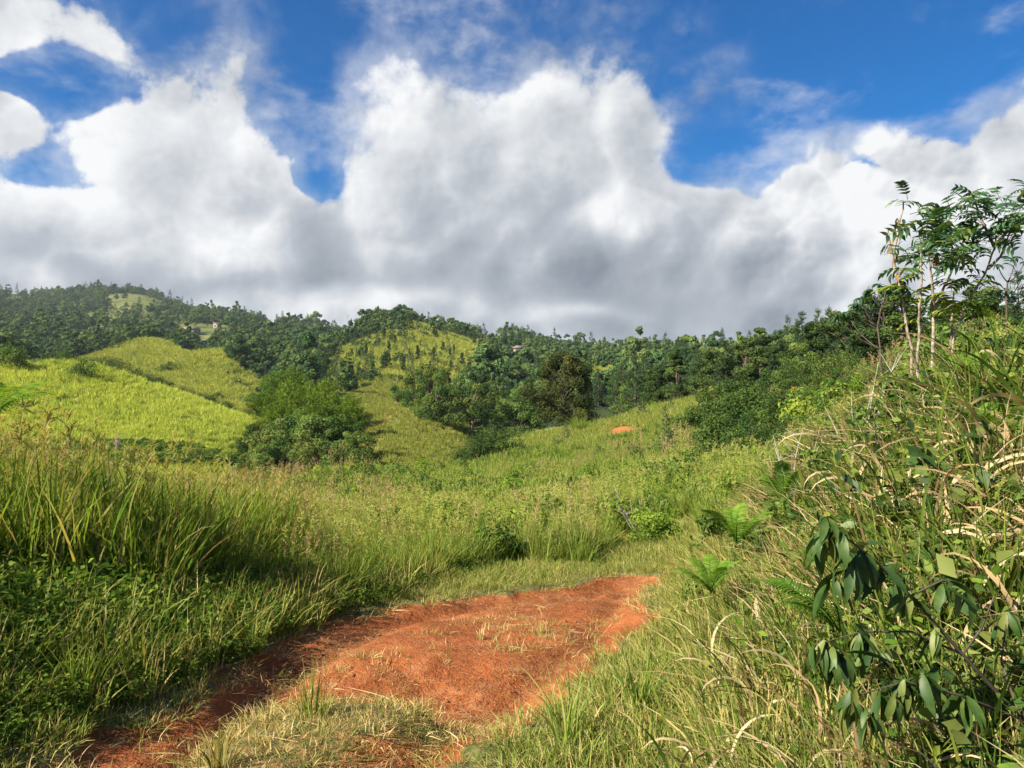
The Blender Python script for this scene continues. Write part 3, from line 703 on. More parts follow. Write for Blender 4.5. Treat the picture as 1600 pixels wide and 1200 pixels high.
CANE = [tuft(M['cane'], 46, (.9, 1.7), (.05, .11), .75, .30, .12, 3, 'hill_tuft') for _ in range(5)]
CANE2 = [tuft(M['cane2'], 46, (.6, 1.5), (.05, .11), .8, .34, .12, 3, 'hill_tuft') for _ in range(5)]
M['knolldry'] = foliage('knoll_grass', [(.12, .135, .028), (.21, .20, .045), (.30, .25, .08), (.38, .30, .12)], .35, nscale=.25, gain=1.45)
CANEK = [tuft(M['knolldry'], 46, (.5, 1.0), (.03, .07), .8, .40, .12, 3, 'knoll_tuft') for _ in range(3)]
CANEO = [tuft(M['olive'], 46, (.6, 1.3), (.05, .11), .8, .35, .12, 3, 'slope_tuft') for _ in range(4)]
def hill_grass():
    x, y = area_points(76000, 78, 470, -.70, .40, 1.2); z = gz(x, y); px, py = proj(x, y, z); r = np.hypot(x, y); c = cover(x, y, z)
    vs_ = (px > 545) & (px < 790) & (r < 240)
    keep = (rng.random(len(x)) < c) & ((px < 700) | (r > 165)) & ~((px > 410) & (px < 560) & (r < 200)) & ~vs_
    x, y, z, r = x[keep], y[keep], z[keep], r[keep]
    s = np.clip(r / 150, .7, 2.0) * rng.uniform(.65, 1.1, len(x))
    x2, y2 = area_points(9000, 82, 240, -.24, .0, 1.5); z2 = gz(x2, y2); p2, q2 = proj(x2, y2, z2); k = (p2 > 545) & (p2 < 790) & (rng.random(9000) < cover(x2, y2, z2)) & (np.abs(p2 - np.interp(q2, [628, 640, 655, 676], [618, 625, 605, 586])) > 3)
    s2 = rng.uniform(.3, .8, 9000)
    scatter('slope_grass', 'olive short grass on the valley slope with the worn path', 'grass', np.stack([x2, y2, z2], 1)[k], s2[k], CANEO, .1)
    n_ = r < 180; p3 = np.stack([x, y, z], 1)
    scatter('hill_grass', 'bright yellow-green tall grass covering the nearest left hill', 'grass', p3[n_], s[n_], CANE, .1, zs=s[n_] * .8)
    scatter('upper_hill_grass', 'duller yellow grass on the second hills and the central hill', 'grass', p3[~n_], s[~n_], CANE2, .1, zs=s[~n_] * .7)
hill_grass()

# ------------------------------------------------------------------ meadow and knoll (uncountable)
MEAD = [tuft(M['meadow'], 60, (.25, .85), (.008, .018), .27, .36, .12, 4, 'meadow_tuft', heads=h) for h in (0, 0, 1, 3)]
MEADF = [tuft(M['meadow'], 64, (.22, .72), (.018, .040), .52, .40, .12, 3, 'meadow_far', heads=h) for h in (0, 0, 0, 2)]
SEEDY = [tuft(M['seed'], 40, (.5, 1.2), (.007, .014), .22, .22, .05, 4, 'seedy', heads=8) for _ in range(3)]
SHRUB = [bush_mesh(M['bushl'], .55, .8, 9, 60, .085, 'shrub') for _ in range(3)] + [bush_mesh(M['bush'], .6, .9, 9, 60, .09, 'shrub') for _ in range(2)]
def right_bank(x, y):                       # the overgrown bank on the right of the track, as a distance to its foot
    return x - np.interp(y, [0, 2, 4, 6, 8, 10, 12, 16, 24], [.75, .85, 1.15, 1.6, 2.1, 2.6, 3.3, 4.7, 8.0])
def left_bank(x, y):
    return np.interp(y, [0, 3, 4, 5, 6, 8, 10, 12, 16], [-2.6, -2.75, -2.7, -2.45, -2.2, -1.9, -1.4, -.4, 1.2]) - x
def meadow():
    x, y = area_points(40000, 8.5, 64, -.72, .72, 1.0); r = np.hypot(x, y); d = dirt(x, y)
    rb, lb = right_bank(x, y), left_bank(x, y)
    tr = sdist(TRACK, x, y) > -.55
    keep = (d < .12) & ~((tr) & (r < 20)) & ((rb < .1) | (r > 15)) & ((lb > .15) | (y > 12.8))
    path = (np.abs(x - np.interp(y, [11, 14, 17], [1.9, 2.5, 3.4])) < 1.0) & (y < 17); keep &= ~path
    px = 800 + F * x / y; z = gz(x, y)
    thin = np.where(r > 40, .8, 1.0); keep &= rng.random(len(x)) < thin
    x, y, z, r, px = x[keep], y[keep], z[keep], r[keep], px[keep]
    nz = fbm(x, y, .5, 31); n2 = fbm(x, y, .23, 33)
    s = (rng.uniform(.55, 1.15, len(x)) + nz * .25) * np.interp(r, [8, 16, 40], [.75, .95, 1.15])
    near = r < 26
    scatter('meadow_grass', 'green and yellow knee-high meadow grass behind the track', 'grass', np.stack([x, y, z], 1)[near], s[near], MEAD)
    scatter('meadow_grass_beyond', 'sunlit rough grass further back across the meadow', 'grass', np.stack([x, y, z], 1)[~near], s[~near], MEADF)
    k = (n2 > .1) & (rng.random(len(x)) < .025 + .07 * ((px > 800) & (px < 1130)))
    scatter('seeding_grass', 'pinkish brown seeding grass standing among the meadow', 'grass', np.stack([x, y, z], 1)[k], s[k] * 1.05, SEEDY)
    k = (fbm(x, y, .33, 35) > -.1) & (rng.random(len(x)) < .16) & (r > 10)
    scatter('low_scrub', 'low leafy scrub mixed through the meadow', 'scrub', np.stack([x, y, z], 1)[k], s[k] * rng.uniform(.6, 1.2, k.sum()), SHRUB)
meadow()
def knoll():
    x, y = area_points(9000, 60, 112, -.16, .34, 1.6); z = gz(x, y); px, py = proj(x, y, z); r = np.hypot(x, y)
    so = np.hypot((px - 988) / 38, (py - 680) / 17) + fbm(x, y, .9, 44) * .35 < 1
    keep = ~so; x, y, z = x[keep], y[keep], z[keep]
    s = rng.uniform(.6, 1.2, len(x)) + fbm(x, y, .4, 41) * .3
    scatter('knoll_grass', 'short yellowish grass on the sunlit knoll', 'grass', np.stack([x, y, z], 1), np.clip(s, .3, 2), MEADF)
    k = rng.random(len(x)) < .75
    scatter('knoll_dry_grass', 'straw-tinted dry grass over the knoll', 'grass', np.stack([x, y, z], 1)[k], np.clip(s[k] * .6, .2, 1), CANEK)
    k = (fbm(x, y, .2, 43) > .25) & (rng.random(len(x)) < .06)
    scatter('knoll_scrub', 'small green scrub dotted over the knoll', 'scrub', np.stack([x, y, z], 1)[k], rng.uniform(.6, 1.6, k.sum()), SHRUB)
knoll()

# ------------------------------------------------------------------ near ground: short grass, litter, vines, tall grass (uncountable)
LAWN = [tuft(M['lawn'], 46, (.05, .16), (.004, .008), .14, .6, .10, 3, 'lawn') for _ in range(4)]
DRYL = [tuft(M['drylawn'], 46, (.03, .11), (.003, .007), .15, .9, .06, 3, 'dry_lawn') for _ in range(4)]
MIDG = [tuft(M['lawn'], 46, (.16, .42), (.006, .012), .16, .42, .12, 4, 'mid_grass') for _ in range(4)]
def litter_mesh():
    mb = MB(); n = 26; b = np.stack([rng.normal(0, .16, n), rng.normal(0, .16, n), rng.uniform(.002, .02, n)], 1)
    d = rdir(n, 0, .08); blades(mb, b, b + d * rng.uniform(.04, .16, n)[:, None], rng.uniform(.003, .006, n), np.array([[0, 0, .008]]) * np.ones((n, 1)), 2, flat=np.tile([0, 0, 1.], (n, 1)))
    return mb.mesh('litter', M['litter'])
M['litter'] = foliage('litter', [(.18, .09, .03), (.28, .17, .07), (.38, .27, .13)], .1, gain=1.2)
LITT = [litter_mesh() for _ in range(3)]
HERB = [herb_patch(M['herb'], 170, .28, .30, .05) for _ in range(4)]
TALL = [tuft(M['tall'], 48, (.35, 1.2), (.010, .026), .30, .30, .14, 6, 'tall_tuft', heads=h) for h in (0, 0, 0, 2)] + [tuft(M['tall'], 40, (.3, .8), (.010, .024), .34, .55, .2, 6, 'tall_tuft'), tuft(M['straw'], 26, (.3, .95), (.008, .018), .30, .45, .14, 6, 'tall_tuft')]
def near_ground():
    x, y = area_points(30000, 2.6, 19, -.80, .80, 1.4); d = dirt(x, y); z = gz(x, y)
    md = sdist(MEDIAN, x, y); tr = sdist(TRACK, x, y); rb, lb = right_bank(x, y), left_bank(x, y); u = rng.random(len(x))
    nz = fbm(x, y, 1.6, 51); P3 = np.stack([x, y, z], 1)
    verge = ((tr < .15) & (tr > -1.5) & (d < .35)) | ((np.abs(x - np.interp(y, [11, 14, 17], [1.9, 2.5, 3.4])) < 1.3) & (y > 11) & (y < 18) & (d < .5))
    k = verge & (md < 0) & (u < .85 + nz * .3) & (rb < .8) & ((tr < -.12) | (u < .3))
    s = rng.uniform(.6, 1.3, len(x)) * np.interp(-tr, [0, 1.2], [.75, 1.5])
    scatter('verge_grass', 'short green grass along the edges of the track', 'grass', P3[k], s[k], LAWN)
    k = ((md > -.12) & (u < .5 + .4 * nz)) | ((d > .15) & (d < .7) & (u < .5)) | ((d >= .5) & (nz > .25) & (u < .14))
    scatter('dry_short_grass', 'dry straw-coloured short grass on the hump in the track', 'grass', P3[k], rng.uniform(.5, 1.15, k.sum()), DRYL)
    k = (d > .4) & (u < .10 + .30 * (fbm(x, y, 1.1, 52) > .15))
    scatter('straw_litter', 'bits of dry straw lying on the red earth', 'litter', P3[k] + np.array([0, 0, .004]), rng.uniform(.4, 1.0, k.sum()), LITT, .03)
    k = (d < .3) & (md < -.1) & (rb > -.12) & (rb < 1.1) & (u < .5) & (y < 17)
    scatter('bank_foot_grass', 'medium green grass at the foot of the overgrown bank', 'grass', P3[k], rng.uniform(.55, 1.25, k.sum()), MIDG)
    k = ((md > -.1) & (nz > .55) & (u > .85)) | ((d < .25) & (tr > -.7) & (lb > -.8) & (u > .7) & (nz > 0))
    scatter('verge_tufts', 'ragged grass tufts standing beside the red track', 'grass', P3[k], rng.uniform(.35, .85, k.sum()), MIDG)
    k = (d < .15) & (lb > -.25) & (lb < 3.2) & (u < .62) & (y < 16)
    s = rng.uniform(.7, 1.35, len(x)) * np.interp(lb, [-.2, .6, 1.5], [.45, .9, 1.15])
    scatter('creeping_vines', 'dark green creeping vines below the tall grass', 'ground cover', P3[k], s[k], HERB)
    x, y = area_points(9000, 3.6, 17, -1.15, .1, 1.7); lb = left_bank(x, y); z = gz(x, y); px = 800 + F * x / y; r = np.hypot(x, y)
    k = (lb > 1.15 + .35 * fbm(x, y, .9, 53)) & (px < 455 + 40 * fbm(x, y, .7, 54)) & (rng.random(len(x)) < .75) & ((r > 7.6) | (px < -250))
    s = rng.uniform(.6, 1.12, len(x)) * (1 + .22 * fbm(x, y, .8, 55))
    scatter('tall_grass', 'dense tall green reedy grass on the bank beside the track', 'grass', np.stack([x, y, z], 1)[k], s[k], TALL, .07)
    k2 = (lb > -.1) & (lb < 2.2) & (rng.random(len(x)) < .34) & (px < 700)
    scatter('bank_grass', 'loose green grass pushing through the vines', 'grass', np.stack([x, y, z], 1)[k2], rng.uniform(.7, 1.4, k2.sum()), MIDG)
near_ground()

# ------------------------------------------------------------------ overgrown bank on the right (uncountable growth)
CANEG = [tuft(M['canel'], 34, (.25, .80), (.008, .018), .22, .45, .16, 5, 'cane_green') for _ in range(4)]
CANED = [tuft(M['straw'], 40, (.20, .65), (.006, .016), .26, .75, .22, 5, 'cane_dry') for _ in range(4)]
M['thickw'] = foliage('weed_leaves', [(.03, .055, .012), (.055, .09, .018), (.10, .135, .026), (.18, .19, .05)], .35, nscale=.8)
VINE = [herb_patch(M['bushl'], 90, .25, .45, .06) for _ in range(2)] + [herb_patch(M['bush'], 90, .25, .5, .075) for _ in range(2)] + [herb_patch(M['gloss'], 60, .28, .6, .10), herb_patch(M['thickw'], 110, .3, .55, .055)]
def bank():
    x, y = area_points(16000, 2.4, 26, .08, 1.0, 1.5); rb = right_bank(x, y); z = gz(x, y); u = rng.random(len(x)); r = np.hypot(x, y); P3 = np.stack([x, y, z], 1)
    ok = (rb > .05) & (r > 2.5)
    s = rng.uniform(.45, 1.25, len(x)) * np.interp(rb, [0, 1, 2.5], [.55, .85, 1.05]) * (1 + .35 * fbm(x, y, 1.3, 71))
    k = ok & (u < .24); scatter('bank_tall_grass', 'green tall grass tangled over the right bank', 'grass', P3[k], s[k], CANEG, .15)
    k = ok & (u > .24) & (u < .48) & (r < 16); scatter('bank_dry_grass', 'dead straw-coloured blades tangled through the right bank', 'grass', P3[k], s[k] * 1.05, CANED, .25)
    k = ok & (u > .48) & (u < .80) & (rb > .2); scatter('bank_herbs', 'small-leaved green weeds on the right bank', 'ground cover', P3[k], s[k] * 1.1, VINE, .2)
bank()

# ------------------------------------------------------------------ clods on the track, scrub and shade band at the foot of the hill, scrub on the central hill
def clod_mesh():
    mb = MB(); n, m = 7, 5; u = np.linspace(0, 2 * np.pi, n, endpoint=False); v = []
    for j in range(m):
        ph = -np.pi / 2 + np.pi * (j + .35) / (m - .3); v.append(np.stack([np.cos(u) * np.cos(ph), np.sin(u) * np.cos(ph), np.full(n, np.sin(ph) * .6)], 1) * (1 + rng.normal(0, .16, (n, 1))))
    i = np.arange(m - 1)[:, None] * n; jj = np.arange(n)[None]; q = np.stack([i + jj, i + (jj + 1) % n, i + n + (jj + 1) % n, i + n + jj], -1).reshape(-1, 4); mb.add(np.concatenate(v), q)
    return mb.mesh('clod', M['clod'], True)
M['clod'] = plain('earth_clods', (.16, .045, .015), (.36, .14, .05), 60, .95)
def small_things():
    x, y = area_points(14000, 2.6, 13, -.70, .30, 1.5); d = dirt(x, y); c = fbm(x, y, 3.1, 81); k = (d > .45) & (rng.random(len(x)) < .10 + .4 * (c > .3)); z = gz(x, y)
    s = rng.lognormal(-5.0, .5, k.sum())
    scatter('earth_clods', 'small clods and crumbs of red earth on the track', 'earth', np.stack([x, y, z], 1)[k], s, [clod_mesh() for _ in range(4)], .5)
    x, y = area_points(5000, 80, 104, -.72, -.28, 1.6); z = gz(x, y); px, py = proj(x, y, z); k = (py > 690 + 8 * fbm(x, y, .15, 82)) & (py < 730) & (px < 425) & (rng.random(5000) < .75)
    scatter('hill_foot_shade_scrub', 'scrub and vines along the foot of the nearest yellow hill, darkened as its shade band', 'scrub', np.stack([x, y, z], 1)[k], rng.uniform(.5, 1.6, k.sum()), SCRB, .1)  # low growth whose dark plants also stand in for the hill's shaded lower edge
    x, y = area_points(9000, 220, 440, -.28, -.02, 1.6); z = gz(x, y); px, py = proj(x, y, z); k = (cover(x, y, z) > .3) & (fbm(x, y, .07, 83) > -.05) & (px > 490) & (rng.random(9000) < .10)
    scatter('central_hill_scrub', 'dark scrub growing in patches over the central hill', 'scrub', np.stack([x, y, z], 1)[k], rng.lognormal(-1.15, .35, k.sum()), FAR_TREES, .08)
    x, y = area_points(6000, 200, 380, -.58, -.28, 1.6); z = gz(x, y); px, py = proj(x, y, z); k = (cover(x, y, z) > .3) & (fbm(x, y, .06, 84) > .25) & (rng.random(6000) < .10) & (px < 440)
    scatter('second_hill_scrub', 'low dark scrub dotted over the second yellow hills', 'scrub', np.stack([x, y, z], 1)[k], rng.lognormal(-1.4, .35, k.sum()), FAR_TREES, .08)
SCRB = [bush_mesh(M['bushl'], .9, .7, 12, 70, .16, 'scrub') for _ in range(2)] + [bush_mesh(M['bush'], .9, .8, 12, 70, .16, 'scrub') for _ in range(2)]
small_things()

# ------------------------------------------------------------------ kinds of trees
M['olivebush'] = foliage('olive_bush_leaves', [(.032, .045, .012), (.062, .078, .020), (.11, .12, .030), (.20, .18, .05)], .3, nscale=.8)
M['dbush'] = foliage('dark_bush_leaves', [(.016, .034, .012), (.034, .062, .017), (.062, .095, .024), (.11, .14, .035)], .3, nscale=.6, gain=1.4)
M['thick'] = foliage('thicket_leaves', [(.020, .042, .012), (.040, .072, .018), (.074, .108, .025), (.14, .155, .04)], .3, nscale=.8, gain=1.35)
ROUND = [broad_tree(M['bush'], 8, 4.0, 36, 260, .30, M['bark'], trunk_h=.15, cz=(.10, 1.0), name='round_tree') for _ in range(4)]
LIGHT = [broad_tree(M['thick'], 8, 4.0, 34, 260, .30, M['bark'], trunk_h=.15, cz=(.10, 1.0), name='light_tree') for _ in range(2)]
DARKT = [broad_tree(M['dark'], 10, 3.4, 38, 260, .30, M['darkbark'], trunk_h=.15, cz=(.12, 1.0), name='dark_tree') for _ in range(4)]
UPRT = [broad_tree(M['dark'], 11, 2.6, 30, 240, .30, M['darkbark'], cz=(.10, 1.0), shape='cone', name='upright_tree') for _ in range(3)]
PINE = [pine_tree(M['pine'], 9, 2.6, 16, M['darkbark'], 1.9, .45) for _ in range(4)]
YPINE = [pine_tree(M['pine'], 5, 1.5, 11, M['bark'], 1.3, .40) for _ in range(3)]
BAMB = [bamboo(M['bamboo'], 11, 5.0, 46) for _ in range(3)]
SPLIT = broad_tree(M['brownt'], 10, 4.6, 64, 420, .24, M['darkbark'], trunk_h=.14, cz=(.24, 1.0), trunk_r=.20, cs=(.20, .30), name='spreading_tree')
BIGD = [bush_mesh(M['dbush'], 2.6, 3.8, 34, 260, .15, 'big_bush') for _ in range(3)]
BIGL = [bush_mesh(M['thick'], 2.6, 3.8, 34, 260, .15, 'big_bush') for _ in range(3)]
BIGO = [bush_mesh(M['olivebush'], 2.6, 3.8, 34, 260, .14, 'big_bush') for _ in range(2)]
BROWNT = broad_tree(M['olivebush'], 8, 3.6, 30, 240, .26, M['bark'], trunk_h=.15, cz=(.12, 1.0), name='olive_tree')
SBUSH = [bush_mesh(M['bush'], 1.3, 1.9, 16, 150, .14, 'bush') for _ in range(3)]
LBUSH = [bush_mesh(M['bushl'], 1.3, 1.9, 16, 150, .14, 'bush') for _ in range(3)]

def at(px, Y): return (px - 800) / F * Y, Y
def height_for(px, py_top, Y, x=None, y=None):
    X, Yy = at(px, Y); z = gzs(X, Yy); return CAMZ + (HY - py_top) / F * Y - z

# the spreading tree on the crest of the knoll
X, Y = at(882, 84); plant_tree('spreading_tree', SPLIT, X, Y, height_for(882, 556, 84) / 9.6, 'large dark spreading tree with a short forked trunk on the crest of the knoll')

# bamboo in the valley
def ordinal(k): return ['first', 'second', 'third', 'fourth', 'fifth', 'sixth', 'seventh', 'eighth', 'ninth', 'tenth', 'eleventh', 'twelfth', 'thirteenth', 'fourteenth', 'fifteenth', 'sixteenth', 'seventeenth', 'eighteenth', 'nineteenth', 'twentieth'][k]

spots = sorted([(420, 600, 128), (448, 572, 134), (474, 580, 122), (502, 588, 128), (530, 602, 120), (550, 622, 112), (436, 622, 114), (490, 618, 108)])
for k, (px, top, Yd) in enumerate(spots):
    X, Y = at(px, Yd)
    plant_tree('bamboo_clump', BAMB[k % 3], X, Y, height_for(px, top, Yd) / 10.8, 'feathery bright green bamboo clump in the valley, %s from the left of eight' % ordinal(k), 'bamboo', 'bamboo clumps in the valley', parts=('culms', 'crown'))
# round trees in front of the bamboo
spots = sorted([(372, 684, 98), (402, 660, 100), (432, 650, 96), (466, 644, 98), (502, 650, 94), (538, 655, 96), (560, 672, 90), (452, 675, 86), (496, 680, 84), (412, 690, 86), (536, 690, 82)])
for k, (px, top, Yd) in enumerate(spots):
    X, Y = at(px, Yd); kd = LIGHT[k % 2] if k in (1, 3, 6) else ROUND[k % 4]; h = max(3.0, height_for(px, top, Yd))
    plant_tree('valley_tree', kd, X, Y, h / 7.8, 'rounded %s tree on the valley floor below the bamboo, %s from the left' % ('pale green' if k in (1, 3, 6) else 'green', ordinal(k)), 'tree', 'round trees on the valley floor', sz=1.0)

MARKS = [(560, 'below the thin mast'), (600, 'below the tiered hilltop pine'), (640, 'below the low hilltop conifer'), (680, 'below the lone ridge tree'), (720, 'below the palm-like ridge tree'), (770, 'below the small yellow patch'), (808, 'below the cream house'), (850, 'left of the spreading tree'), (885, 'behind the spreading tree'),
         (911, 'near the slim utility pole'), (962, 'below the two tall poles'), (1000, 'behind the top of the knoll'), (1050, 'behind the knoll saplings'), (1100, 'behind the right end of the knoll'), (1150, 'behind the dense dark bush'), (1200, 'left of the pointed pine'), (1250, 'near the pointed pine'), (1300, 'near the pair of bushy pines'), (1350, 'behind the rosette-leaved tree'), (1430, 'behind the tall sapling'), (1520, 'behind the leaning stem'), (1600, 'at the right edge')]
def mark(px): return min(MARKS, key=lambda m: abs(m[0] - px))[1]
# gully wood right of the valley slope
rr = random.Random(5); n = 0; gully = []
while len(gully) < 54:
    px = rr.uniform(625, 925); Yd = rr.uniform(122, 330) 
    if px < 770 and Yd > 140 + (px - 620) * .75: continue
    if px < 640 + (Yd - 120) * .2 and Yd < 165 : continue
    if abs(px - 942) < 32 and Yd > 180: continue
    if all(math.hypot((px - a) / F * 200, (Yd - b) * .5) > 3.6 for a, b in gully): gully.append((px, Yd))
for k, (px, Yd) in enumerate(gully):
    X, Y = at(px, Yd); s = rr.uniform(.75, 1.25); kd = rr.choice(ROUND + ROUND + DARKT[:2] + LIGHT); tone = 'pale green' if kd in LIGHT else 'dark' if kd in DARKT else 'green'
    if abs(px - 882) < 50 and Yd < 200: continue
    row = 'front' if Yd < 175 else 'middle' if Yd < 245 else 'background'
    plant_tree('gully_tree', kd, X, Y, s, '%s %s tree in the gully %s, %s' % ('large' if s > 1 else 'small', tone, row, mark(px)), 'tree', 'trees in the wooded gully')

# wood behind the knoll, rising to the right
wood = []; rr = random.Random(11)
while len(wood) < 84:
    px = rr.uniform(905, 1660); Yd = rr.uniform(92, 190) if px < 1120 else rr.uniform(66, 150)
    if px < 985 and Yd < 125: continue
    if all(math.hypot((px - a) / F * 120, (Yd - b) * .6) > 3.0 for a, b in wood): wood.append((px, Yd))
for k, (px, Yd) in enumerate(wood):
    X, Y = at(px, Yd); pine = rr.random() < .55
    top = np.interp(px, [900, 950, 1050, 1150, 1250, 1300, 1400, 1500, 1650], [600, 566, 556, 535, 516, 505, 490, 496, 485]) + rr.uniform(-5, 34)
    h = min(14, max(4, height_for(px, top, Yd)))
    if pine: plant_tree('pine_tree', PINE[k % 4], X, Y, h / 9, '%s pine in the %s of the wood, %s' % ('tall' if h > 9 else 'short', 'front' if Yd < 115 else 'back', mark(px)), 'pine tree', 'pines in the wood behind the knoll')
    else: kd = rr.choice(DARKT + UPRT + ROUND[:2]); plant_tree('wood_tree', kd, X, Y, h / 10, '%s %s tree in the %s of the wood, %s' % ('tall' if h > 9 else 'short', 'narrow' if kd in UPRT else 'round', 'front' if Yd < 115 else 'back', mark(px)), 'tree', 'leafy trees in the wood behind the knoll')
# larger trees along the near edge of the wood, forming its outline against the sky
edge = [(1062, 553, 92), (1088, 548, 88), (1112, 544, 84), (1140, 533, 80), (1166, 527, 80), (1192, 521, 78), (1218, 517, 74), (1264, 512, 70), (1316, 500, 66), (1334, 474, 62), (1360, 456, 60), (1386, 446, 58), (1414, 452, 56), (1462, 462, 52), (1512, 470, 48), (1556, 458, 44)]
for k, (px, top, Yd) in enumerate(edge):
    X, Y = at(px, Yd); h = max(4, height_for(px, top, Yd)); con = k in (1, 3, 6, 8, 10, 13); kd = PINE[k % 4] if con else (UPRT + DARKT)[(k * 3) % 7]
    o = plant_tree('edge_tree', kd, X, Y, h / (9 if con else 10), 'tall dark %s on the edge of the rising wood, %s from the left' % ('pine' if con else 'leafy tree', ordinal(k)), 'tree', 'tall trees along the edge of the wood'); o.scale = (o.scale[0] * 1.35, o.scale[1] * 1.35, o.scale[2])
# pines that stand out against the sky
for px, top, Yd, w, lab in ((1247, 489, 78, 1.0, 'tall dark pine with a pointed top standing above the wood, alone against the sky'),
                            (1279, 484, 70, .85, 'bushy green pine right of the pointed one, on the edge of the wood'),
                            (1296, 481, 71, .9, 'bushy pine with a pointed leader, close beside another pine against the sky'),
                            (1356, 452, 60, .9, 'tall slim pine beside the thin rosette-leaved tree'),
                            (1590, 425, 40, 1.2, 'pine at the edge of the picture behind the tall sapling')):
    X, Y = at(px, Yd); h = height_for(px, top, Yd); o = plant_tree('pine_tree', PINE[int(px) % 4], X, Y, h / 9, lab, 'pine tree'); o.scale = (h / 9 * w, h / 9 * w, h / 9)

# trees on the top of the central hill, against the sky
tops = [(600, 484, 'conical pine with tiered branches on the top of the central hill'), (613, 487, 'narrow dark pine second from the tiered pine on the central hilltop'), (621, 485, 'round-topped slim tree in the middle of the central hilltop'),
        (631, 485, 'slim tree with a small round crown on the central hilltop'), (647, 492, 'low dark conifer right of the hilltop group'), (660, 503, 'small tree on the right shoulder of the central hill'),
        (680, 502, 'lone thin tree on the ridge right of the central hilltop'), (716, 506, 'lone palm-like tree on the far ridge between hilltop and rocky knob')]
for k, (px, top, lab) in enumerate(tops):
    Yd = 418 + k * 3; X, Y = at(px, Yd); h = max(5, height_for(px, top, Yd)); kd = PINE[k % 4] if k in (0, 1, 4, 6) else DARKT[k % 4]
    o = plant_tree('hilltop_tree', kd, X, Y, h / 9.5, lab, 'tree', z=None); o.scale = (h / 9.5 * (.75 if k not in (0,) else 1.1),) * 2 + (h / 9.5,)
# young trees scattered over the central hill
rr = random.Random(21); hill = []
while len(hill) < 150:
    px = rr.uniform(500, 760); Yd = rr.uniform(225, 425)
    if fbm(np.array([px * .6]), np.array([Yd * .5]), .045, 61)[0] < -.25: continue
    hill.append((px, Yd))
for k, (px, Yd) in enumerate(hill):
    X, Y = at(px, Yd); s = rr.uniform(.55, 1.25); con = rr.random() < .6
    band = 'near the foot' if Yd < 265 else 'on the lower slope' if Yd < 315 else 'on the upper slope' if Yd < 370 else 'near the top'
    plant_tree('young_tree', YPINE[k % 3] if con else UPRT[k % 3], X, Y, s if con else s * .5, 'small dark %s %s of central hill, %s' % ('conifer' if con else 'leafy tree', band, mark(px)), 'tree', 'young trees on the central hill')
# bushes on the yellow hills
for px, py, Y0, Y1, s, lab in ((15, 580, 100, 160, 2.6, 'dark round bush at the left edge on the yellow hill crest'), (130, 592, 120, 400, 2.2, 'dark bush in the dip behind the yellow hill'), (262, 582, 200, 400, 2.4, 'dark bush in the middle of the second yellow hill'),
                               (205, 598, 200, 330, 1.6, 'small dark bush below the worn path on the second yellow hill'), (243, 604, 200, 330, 1.8, 'small dark shrub low on the second yellow hill'), (272, 528, 260, 420, 2.8, 'dark tree beside the small white hut'),
                               (308, 540, 300, 470, 3.0, 'upright dark tree right beside the small white hut'), (395, 633, 100, 300, 2.6, 'dark bushes where the yellow hill ends in the valley')):
    X, Y, Z = hit(px, py, Y0, Y1); plant_tree('hill_bush', (None, SBUSH[int(px) % 3]), X, Y, s, lab, 'bush', z=Z - .3)

